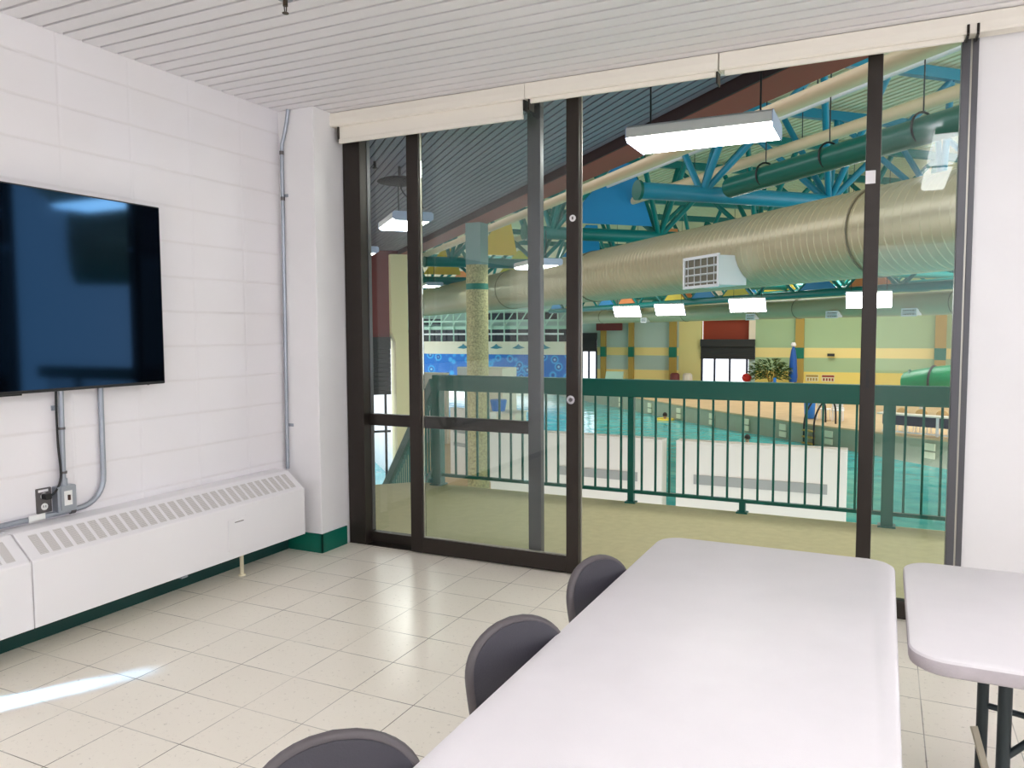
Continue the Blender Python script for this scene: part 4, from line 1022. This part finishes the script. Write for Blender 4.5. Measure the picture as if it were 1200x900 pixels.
# swimmers
def swimmer(name, label, x, y, a, cap):
    t = thing(name, label, 'person', (x, y, -3.0)); t.rotation_euler = (0,0,a); ORG[t.name] = ((0,0,0), False)
    me = bpy.data.meshes.new('body'); 
    V = [(0,0,-.55), (0,0,-.30), (0,0,-.10), (0,0.01,0.02), (0,.02,.09), (0,.03,.20), (0,.03,.29), (-.17,0,-.03), (-.36,.14,-.10), (-.30,.36,-.06), (-.28,.45,-.05), (.17,0,-.03), (.36,.14,-.10), (.30,.36,-.06), (.28,.45,-.05)]
    Ed = [(0,1),(1,2),(2,3),(3,4),(4,5),(5,6),(2,7),(7,8),(8,9),(9,10),(2,11),(11,12),(12,13),(13,14)]
    Rr = [.15,.16,.16,.075,.06,.10,.075,.07,.05,.042,.035,.07,.05,.042,.035]
    me.from_pydata(V, Ed, []); o = bpy.data.objects.new('body', me); COL.objects.link(o); o.parent = t
    sk = o.modifiers.new('skin', 'SKIN'); 
    for i, r in enumerate(Rr): me.skin_vertices[0].data[i].radius = (r, r)
    me.skin_vertices[0].data[0].use_root = True
    sb = o.modifiers.new('sub', 'SUBSURF'); sb.levels = 2; sb.render_levels = 2
    me.materials.append(M['skin'])
    MB().lathe([(.112, .20), (.118, .26), (.10, .33), (.05, .375), (.005, .385)], 16, (0, .02)).build('hair', 'hair', t, smooth=60)
    fc = MB()
    for e in (-.035, .035): fc.lathe([(.004, .235), (.012, .243), (.004, .251)], 8, (e, .125))
    fc.prism([(.125,.205),(.155,.205),(.128,.24)], -.014, .014, 'x'); fc.build('face', 'skin', t)
    if cap:
        MB().path([(.42*math.cos(2*PI*k/20), .42*math.sin(2*PI*k/20)+.05, -.0) for k in range(20)], .08, 8, closed=True).build('float_ring', cap, t, smooth=60)
    return t
def add_skin(o): pass
try:
    swimmer('person', 'swimmer in the water with a yellow float ring, seen through the railing', -6.2, 34.1, .6, 'float_yellow')
    swimmer('person', 'swimmer with dark hair and only head above water before the white bulkhead', -1.1, 27.2, 2.6, None)
except Exception as ex:
    print('swimmer failed', ex)

# ================================================================== LIGHT
w = bpy.data.worlds.new('World'); SC.world = w; w.use_nodes = True
bg = w.node_tree.nodes['Background']; bg.inputs[0].default_value = (.93, .95, 1, 1); bg.inputs[1].default_value = 1.7

def area(name, loc, sx, sy, power, col=(1,1,1), rot=(0,0,0), spread=PI):
    l = bpy.data.lights.new(name, 'AREA'); l.shape = 'RECTANGLE'; l.size = sx; l.size_y = sy; l.energy = power; l.color = col; l.spread = spread
    o = bpy.data.objects.new(name, l); COL.objects.link(o); o.location = loc; o.rotation_euler = rot; return o

for dx, L_, e_ in ((0, .45, .4), (.05, .7, .36), (.10, .95, .22)):
    area('streak_light', (.50+dx, -2.64+dx*1.65, CZ-.01), .012, L_, e_, (.30,.60,1), (0, 0, -math.radians(31)), math.radians(3.4))  # thin lights added under the ceiling to draw the streak on the floor
# unseen fill lights added below the hall roof to brighten its far side
for t_ in (2, 14, 26):
    area('hall_fill_light', H(26, t_, 6.2), 6, 4, 850, (1, .985, .95), (0, 0, PI/4))
area('hall_fill_light', H(13, 30, 6.2), 5, 4, 600, (1, .985, .95), (0, 0, PI/4))

# ------------------------------------------------------------------ camera
cam = bpy.data.cameras.new('camera'); cam.sensor_width = 36; cam.lens = 912.51/1200*36; cam.clip_end = 300; cam.clip_start = .05
co = bpy.data.objects.new('camera', cam); COL.objects.link(co)
yaw, pitch, roll = (math.radians(a) for a in (-25.6347, -3.8772, -.2657))
f = Vector((math.sin(yaw)*math.cos(pitch), math.cos(yaw)*math.cos(pitch), math.sin(pitch)))
r = Vector((math.cos(yaw), -math.sin(yaw), 0)); u = r.cross(f)
r2 = r*math.cos(roll)+u*math.sin(roll); u2 = -r*math.sin(roll)+u*math.cos(roll)
co.matrix_world = Matrix(((r2.x, u2.x, -f.x, 3.7357), (r2.y, u2.y, -f.y, -4.4023), (r2.z, u2.z, -f.z, 1.4901), (0,0,0,1)))
SC.camera = co
vs_ = SC.view_settings; SC.display_settings.display_device = 'sRGB'
vs_.view_transform = 'Standard'; vs_.look = 'None'; vs_.gamma = 1; vs_.exposure = .4; vs_.use_curve_mapping = False
SC.cycles.max_bounces = 10; SC.cycles.transparent_max_bounces = 16; SC.cycles.diffuse_bounces = 5
